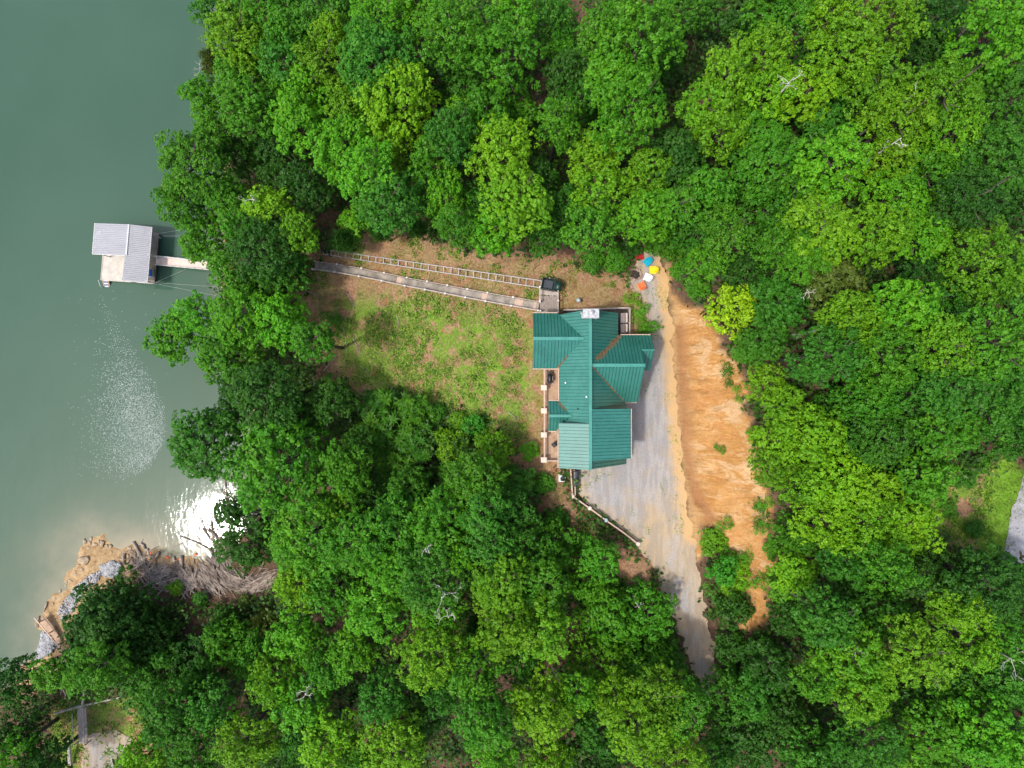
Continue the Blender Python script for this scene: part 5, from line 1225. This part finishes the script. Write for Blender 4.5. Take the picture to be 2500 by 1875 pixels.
# mooring cables
for k, (a, c, lbx) in enumerate(((z2(1040, 1010, DZ), G(560, 728), 'thin pale mooring cable running lower right from the dock corner'), (z2(1036, 1000, DZ), G(560, 702), 'thin mooring cable running almost straight to shore below the gangway'), (z2(1040, 1005, DZ), z2(1440, 830, WATER + .1), 'thin cable from the dock corner up towards the gangway'), (z2(1085, 370, DZ), G(556, 540), 'thin cable from the upper dock corner to the trees'), (z2(1100, 400, DZ), G(560, 575), 'thin cable just above the gangway to the trees'))):
    b = MB(); m = (Vector(a) + Vector(c)) / 2; m.z = min(a.z, c.z) - .05 if k != 2 else m.z; m.z = max(m.z, WATER + .06); b.tube([a, m, c], .014, 5); o = b.build('mooring_cable', M['cable'], loc=tuple(a)); tag(o, lbx, 'cable', 'mooring cables of the dock')
# rocks where the gangway lands
for k, (u, v, r) in enumerate(((1900, 880, .55), (1950, 920, .45), (1985, 880, .4), (1940, 980, .35), (1870, 850, .35))):
    q = G(180 + u / 5.267, 500 + v / 5.267); b = MB(); b.rock((q.x, q.y, q.z + .1), r, seed=k + 30, flat=.6, n=9); o = b.build('shore_rock', M['fire_stone'], loc=tuple(q)); tag(o, 'brown rock where the gangway meets the bank, ' + ORD[(3, 1, 2, 0, 4)[k]] + ' by size', 'rock', 'rocks at the foot of the gangway')

# ------------------------------------------------------------------ foam flecks on the lake
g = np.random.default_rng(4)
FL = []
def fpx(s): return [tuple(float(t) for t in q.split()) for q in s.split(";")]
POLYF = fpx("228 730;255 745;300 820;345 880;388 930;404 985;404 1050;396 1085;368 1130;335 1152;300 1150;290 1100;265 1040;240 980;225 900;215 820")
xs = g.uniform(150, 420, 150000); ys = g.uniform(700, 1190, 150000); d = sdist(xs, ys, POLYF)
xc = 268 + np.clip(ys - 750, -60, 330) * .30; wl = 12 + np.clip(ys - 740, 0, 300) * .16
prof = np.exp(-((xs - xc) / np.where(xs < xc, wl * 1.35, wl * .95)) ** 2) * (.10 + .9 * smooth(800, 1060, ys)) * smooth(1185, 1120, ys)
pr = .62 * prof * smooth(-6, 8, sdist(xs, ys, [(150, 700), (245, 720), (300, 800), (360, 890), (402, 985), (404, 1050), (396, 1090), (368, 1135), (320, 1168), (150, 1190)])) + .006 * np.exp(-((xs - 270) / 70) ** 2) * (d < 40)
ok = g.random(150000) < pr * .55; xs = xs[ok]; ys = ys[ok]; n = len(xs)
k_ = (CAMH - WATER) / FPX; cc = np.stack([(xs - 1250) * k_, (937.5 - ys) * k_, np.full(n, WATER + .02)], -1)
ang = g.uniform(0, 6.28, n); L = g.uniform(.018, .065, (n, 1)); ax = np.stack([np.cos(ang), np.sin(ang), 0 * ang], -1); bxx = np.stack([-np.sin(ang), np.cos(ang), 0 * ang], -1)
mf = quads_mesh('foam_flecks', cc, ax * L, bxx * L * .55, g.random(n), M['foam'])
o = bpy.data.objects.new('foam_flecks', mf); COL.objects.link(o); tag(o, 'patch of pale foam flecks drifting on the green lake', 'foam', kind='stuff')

# ------------------------------------------------------------------ beach: driftwood, riprap, rocks
def z4(u, v): return 50 + u / 3.16, 1200 + v / 3.16
def logpx(p0, p1, r, label, dz=.12, seed=0, mat='drift'):
    gg = random.Random(seed); a = G(*p0); c = G(*p1); a.z = max(a.z, WATER) + dz; c.z = max(c.z, WATER) + dz * gg.uniform(.6, 2.2)
    m = a.lerp(c, .5) + Vector((gg.uniform(-.15, .15), gg.uniform(-.15, .15), .05)); b = MB(); b.tube([a, m, c], [r, r * .9, r * .55], 7)
    b.tube([m, m + Vector((gg.uniform(-.4, .4), gg.uniform(-.4, .4), .15))], [r * .5, r * .2], 5)
    o = b.build('driftwood_log', M[mat], loc=tuple(m), smooth=True); tag(o, label, 'log', 'large driftwood logs on the beach')
LG = [((875, 385), (1020, 665), .20, 'longest grey trunk slanting across the tan beach'), ((1250, 335), (1480, 445), .09, 'thin dark branch reaching out into the shallows'), ((1560, 95), (1605, 265), .06, 'short dark stick standing out in the white glint'), ((1170, 430), (1275, 385), .05, 'thin twig lying in the shallow water left of the glint'),
      ((1245, 495), (1260, 610), .26, 'thick pale stump end at the waterline'), ((1185, 500), (1195, 580), .16, 'short pale log left of the thick stump'), ((1070, 465), (1045, 510), .18, 'short tan log at the waterline near the orange float'), ((800, 480), (805, 560), .22, 'upright tan log pair beside the long trunk'),
      ((1340, 520), (1320, 560), .10, 'small log right of the thick stump'), ((1380, 545), (1470, 640), .13, 'grey log sloping down into the pile'), ((1400, 600), (1500, 700), .14, 'straight bleached log, upper of the close parallel set'), ((1370, 600), (1470, 720), .12, 'straight bleached log, lower of the close parallel set'),
      ((1540, 430), (1520, 560), .12, 'log running down from the glint edge'), ((1590, 420), (1500, 640), .13, 'long log along the left of the dark shore tree'), ((1600, 560), (1480, 760), .13, 'grey log crossing the densest part of the pile'), ((1740, 740), (1900, 640), .15, 'long log below the dark shore tree'),
      ((1770, 770), (1990, 610), .12, 'outermost log at the right end of the pile'), ((930, 400), (970, 440), .16, 'dark broken log at the rocky point'), ((980, 440), (1000, 500), .14, 'log leaning beside the orange float'), ((1640, 60), (1560, 100), .06, 'thin pale pole in the upper glint'), ((150, 960), (130, 1050), .1, 'dark log in the water beside the small walkway'),
      ((210, 850), (180, 930), .12, 'dark drift log at the tip of the small walkway'), ((1000, 640), (1120, 600), .10, 'curved pale root left of the pile'), ((1100, 690), (1200, 640), .09, 'pale root lying over the grey brush')]
for k, (a, c, r, lbx) in enumerate(LG): logpx(z4(*a), z4(*c), r, lbx, seed=k)
b = MB(); gg = random.Random(9); n = 0
REG = [((1600, 120), 55, 150, 60, -1.3, 40), ((1500, 320), 90, 120, 40, -1.2, 55), ((1570, 520), 70, 110, 130, -1.15, 150), ((1500, 660), 110, 90, 240, -.9, 260), ((1280, 680), 150, 80, 260, 0, 240), ((1060, 640), 130, 90, 160, 0, 150), ((1660, 700), 100, 60, 140, -.7, 150), ((1860, 690), 110, 60, 150, .55, 170), ((900, 560), 80, 90, 60, 0, 60), ((1900, 130), 80, 30, 40, .1, 50)]
for (cu, cv), su, sv, _, an, cnt in REG:
    for _ in range(int(cnt * .72)):
        u = cu + gg.gauss(0, su * .55); v = cv + gg.gauss(0, sv * .55); p = G0 = None
        px, py = z4(u, v); p = P(px, py, -13.6); hz = gz(p.x, p.y); p = P(px, py, max(hz, WATER)); L = gg.uniform(.35, 1.7); a = (an + gg.gauss(0, .35)) if an else gg.uniform(0, PI)
        d = Vector((math.cos(a), math.sin(a), gg.uniform(-.1, .12))) * L; r = gg.uniform(.025, .095); z0 = p.z + gg.uniform(.03, .35)
        q0 = Vector((p.x, p.y, z0)) - d; q1 = Vector((p.x, p.y, z0)) + d; q0.z = max(q0.z, WATER + .01); q1.z = max(q1.z, WATER + .01)
        b.tube([q0, Vector((p.x, p.y, z0)) + Vector((gg.uniform(-.06, .06), gg.uniform(-.06, .06), 0)), q1], [r, r, r * .5], 4)
o = b.build('driftwood', M['drift']); tag(o, 'tangled heap of bleached driftwood sticks along the cove', 'driftwood', kind='stuff')
b = MB(); n = 0
RIP = [fpx("620 580;700 540;770 560;785 610;740 650;650 640"), fpx("560 640;620 620;600 700;480 780;420 900;320 1010;290 960;330 850;400 760;470 700"), fpx("170 1090;230 1110;275 1190;240 1240;130 1290;125 1240;150 1160")]
for pl in RIP:
    us = [q[0] for q in pl]; vs = [q[1] for q in pl]
    for _ in range(1600):
        u = gg.uniform(min(us) - 10, max(us) + 10); v = gg.uniform(min(vs) - 10, max(vs) + 10)
        if sdist(np.array([u]), np.array([v]), pl)[0] < -8 * gg.random(): continue
        px, py = z4(u, v); p = G(px, py) if n % 6 == 0 else P(px, py, -13.6); hz = max(gz(p.x, p.y), WATER - .1)
        b.rock((p.x, p.y, hz + gg.uniform(.02, .2)), gg.uniform(.09, .2), seed=n, flat=.7, n=5); n += 1
o = b.build('riprap', M['riprap']); tag(o, 'pale grey riprap stones banked along the beach', 'riprap', kind='stuff')
RK = sorted([490, 530, 520, 575, 630, 660, 690, 540, 445, 480, 430, 380, 340, 300, 260, 840, 860, 830, 700, 1150, 1000, 250, 420, 350, 600])
for k, (u, v, r) in enumerate(((490, 390, .35), (530, 400, .28), (520, 440, .25), (575, 410, .30), (630, 400, .42), (660, 420, .25), (690, 430, .28), (495, 530, .75), (445, 570, .2), (540, 370, .25), (480, 600, .25), (430, 640, .2), (380, 690, .25), (340, 730, .2), (300, 770, .22), (260, 830, .22), (840, 440, .3), (860, 470, .32), (830, 500, .25), (700, 470, .2), (1150, 500, .3), (1000, 505, .3), (250, 870, .2), (420, 620, .18), (350, 700, .2), (600, 385, .22))):
    q = P(*z4(u, v), -13.8); hz = max(gz(q.x, q.y), WATER - .05); b = MB(); b.rock((q.x, q.y, hz + r * .15), r, seed=k + 200, flat=.55, n=9); o = b.build('shore_rock', M['shore_rock'], loc=(q.x, q.y, hz)); 
    tag(o, 'large flat tan boulder on the sandy point' if k == 7 else ('brown and tan waterline rock, ' + ORD[RK.index(u)] + ' from the left along the sandy shore'), 'rock', None if k == 7 else 'rocks along the sandy waterline')
for k, (u, v, r, lbx) in enumerate(((1000, 480, .28, 'faded orange float beside the slanting trunk'), (1130, 510, .26, 'faded orange debris wedged at the waterline'), (1350, 487, .22, 'round orange float right of the thick stump'), (1220, 525, .18, 'small orange scrap left of the thick stump'))):
    q = P(*z4(u, v), -13.8); b = MB(); b.rock((q.x, q.y, WATER + .15), r, seed=k + 300, flat=.5, n=8); o = b.build('orange_float', M['orange_rag'], loc=(q.x, q.y, WATER)); tag(o, lbx, 'float')

# small walkway and things at the lower left shore
def walkway(quad, label, th=.08, name='boardwalk', mat='tan_wood', dz=.4):
    q = ccw([Vector(v) for v in quad]); t = thing(name, label, 'boardwalk', q[0])
    b = MB(); slab(b, q, th); b.build('deck_boards', M[mat], t); return t
q = [P(*z4(*s), -12.9) for s in ((175, 950), (245, 1035), (300, 1120), (310, 1215), (240, 1110), (150, 1020))]
t = walkway(q, 'tan wooden walkway with a long rail at the riprap beach')
a, c = P(*z4(105, 975), -12.1), P(*z4(315, 1220), -12.1)
b = MB(); b.beam(a, c, .14, .07); b.build('rail', M['tan_rail'], t)
for f in (.15, .5, .85):
    p = Vector(a).lerp(Vector(c), f); gg2 = min(gz(p.x, p.y), -13); b = MB(); b.box((p.x, p.y, (gg2 + p.z) / 2), (.12, .12, p.z - gg2)); b.build('post', M['tan_rail'], t)
q = [P(*z4(*s), -12.3) for s in ((330, 1215), (390, 1200), (470, 1215), (440, 1250), (400, 1290), (345, 1265))]
walkway(q, 'small broken tan platform beneath the big dark tree', name='timber_platform')
def zc(u, v, z): return P(u / 4.424, 1500 + v / 4.424, z)
a, m_, c = zc(590, 1070, -11.6), zc(860, 990, -11.4), zc(1640, 815, -11.2)
t = thing('timber_wall', 'long weathered timber retaining wall below the lower left trees', 'retaining wall', m_)
b = MB(); b.beam(a, m_, .16, .5); b.beam(m_, c, .16, .5); b.build('beam', M['deadwood'], t)
b = MB(); 
for f in (0, .2, .4, .6, .8, 1): p = Vector(m_).lerp(Vector(c), f); b.box((p.x, p.y + .14, -11.8), (.14, .12, 1.4))
b.build('stakes', M['wood_grey'], t)
s0, s1 = zc(880, 990, -11.2), zc(900, 1380, -10.9)
t = thing('wooden_stairway', 'grey plank steps at the lower left leading down to the gravel pad', 'stairway', s0)
b = MB()
for k in range(18): p = Vector(s0).lerp(Vector(s1), k / 17); b.box(p, (1.15, .26, .05), rz=.12)
b.build('treads', M['wood_grey'], t)
b = MB()
for dx in (-.72, .66): b.beam(Vector(s0) + Vector((dx, 0, .8)), Vector(s1) + Vector((dx, 0, .8)), .08, .06)
b.build('handrail', M['rail_wood'], t)
for dx in (-.72, .66):
    for k in (0, 9, 17): p = Vector(s0).lerp(Vector(s1), k / 17); b = MB(); b.box((p.x + dx, p.y, p.z + .1), (.1, .1, 1.4)); b.build('post', M['rail_wood'], t)
s0, s1 = zc(880, 660, -12), zc(930, 980, -11.2)
t = thing('fallen_log', 'pale fallen trunk lying across the top of the grey steps', 'log', s0); b = MB(); b.tube([zc(880, 640, -11.2), zc(915, 780, -11.1), zc(900, 920, -10.8), zc(880, 1010, -10.6)], [.22, .18, .16, .12], 8); b.build('stem', M['deadwood'], t)
q0, q1 = zc(735, 1330, -10.5), zc(760, 1640, -11.2)
b = MB(); b.tube([q0, q1], [.14, .26], 8); o = b.build('fallen_log', M['deadwood'], loc=tuple(q0)); tag(o, 'thick grey log standing left of the gravel pad', 'log')
b = MB(); b.tube([zc(1215, 1560, -11), zc(1240, 1640, -11)], [.09, .12], 7); b.tube([zc(1240, 1640, -11), zc(1300, 1659, -11.4)], .12, 7); o = b.build('burnt_log', M['ash'], loc=tuple(zc(1215, 1560, -11))); tag(o, 'short blackened log on the gravel pad', 'log')
print('objects', len(bpy.data.objects), 'tops', sum(1 for o in bpy.data.objects if o.parent is None))
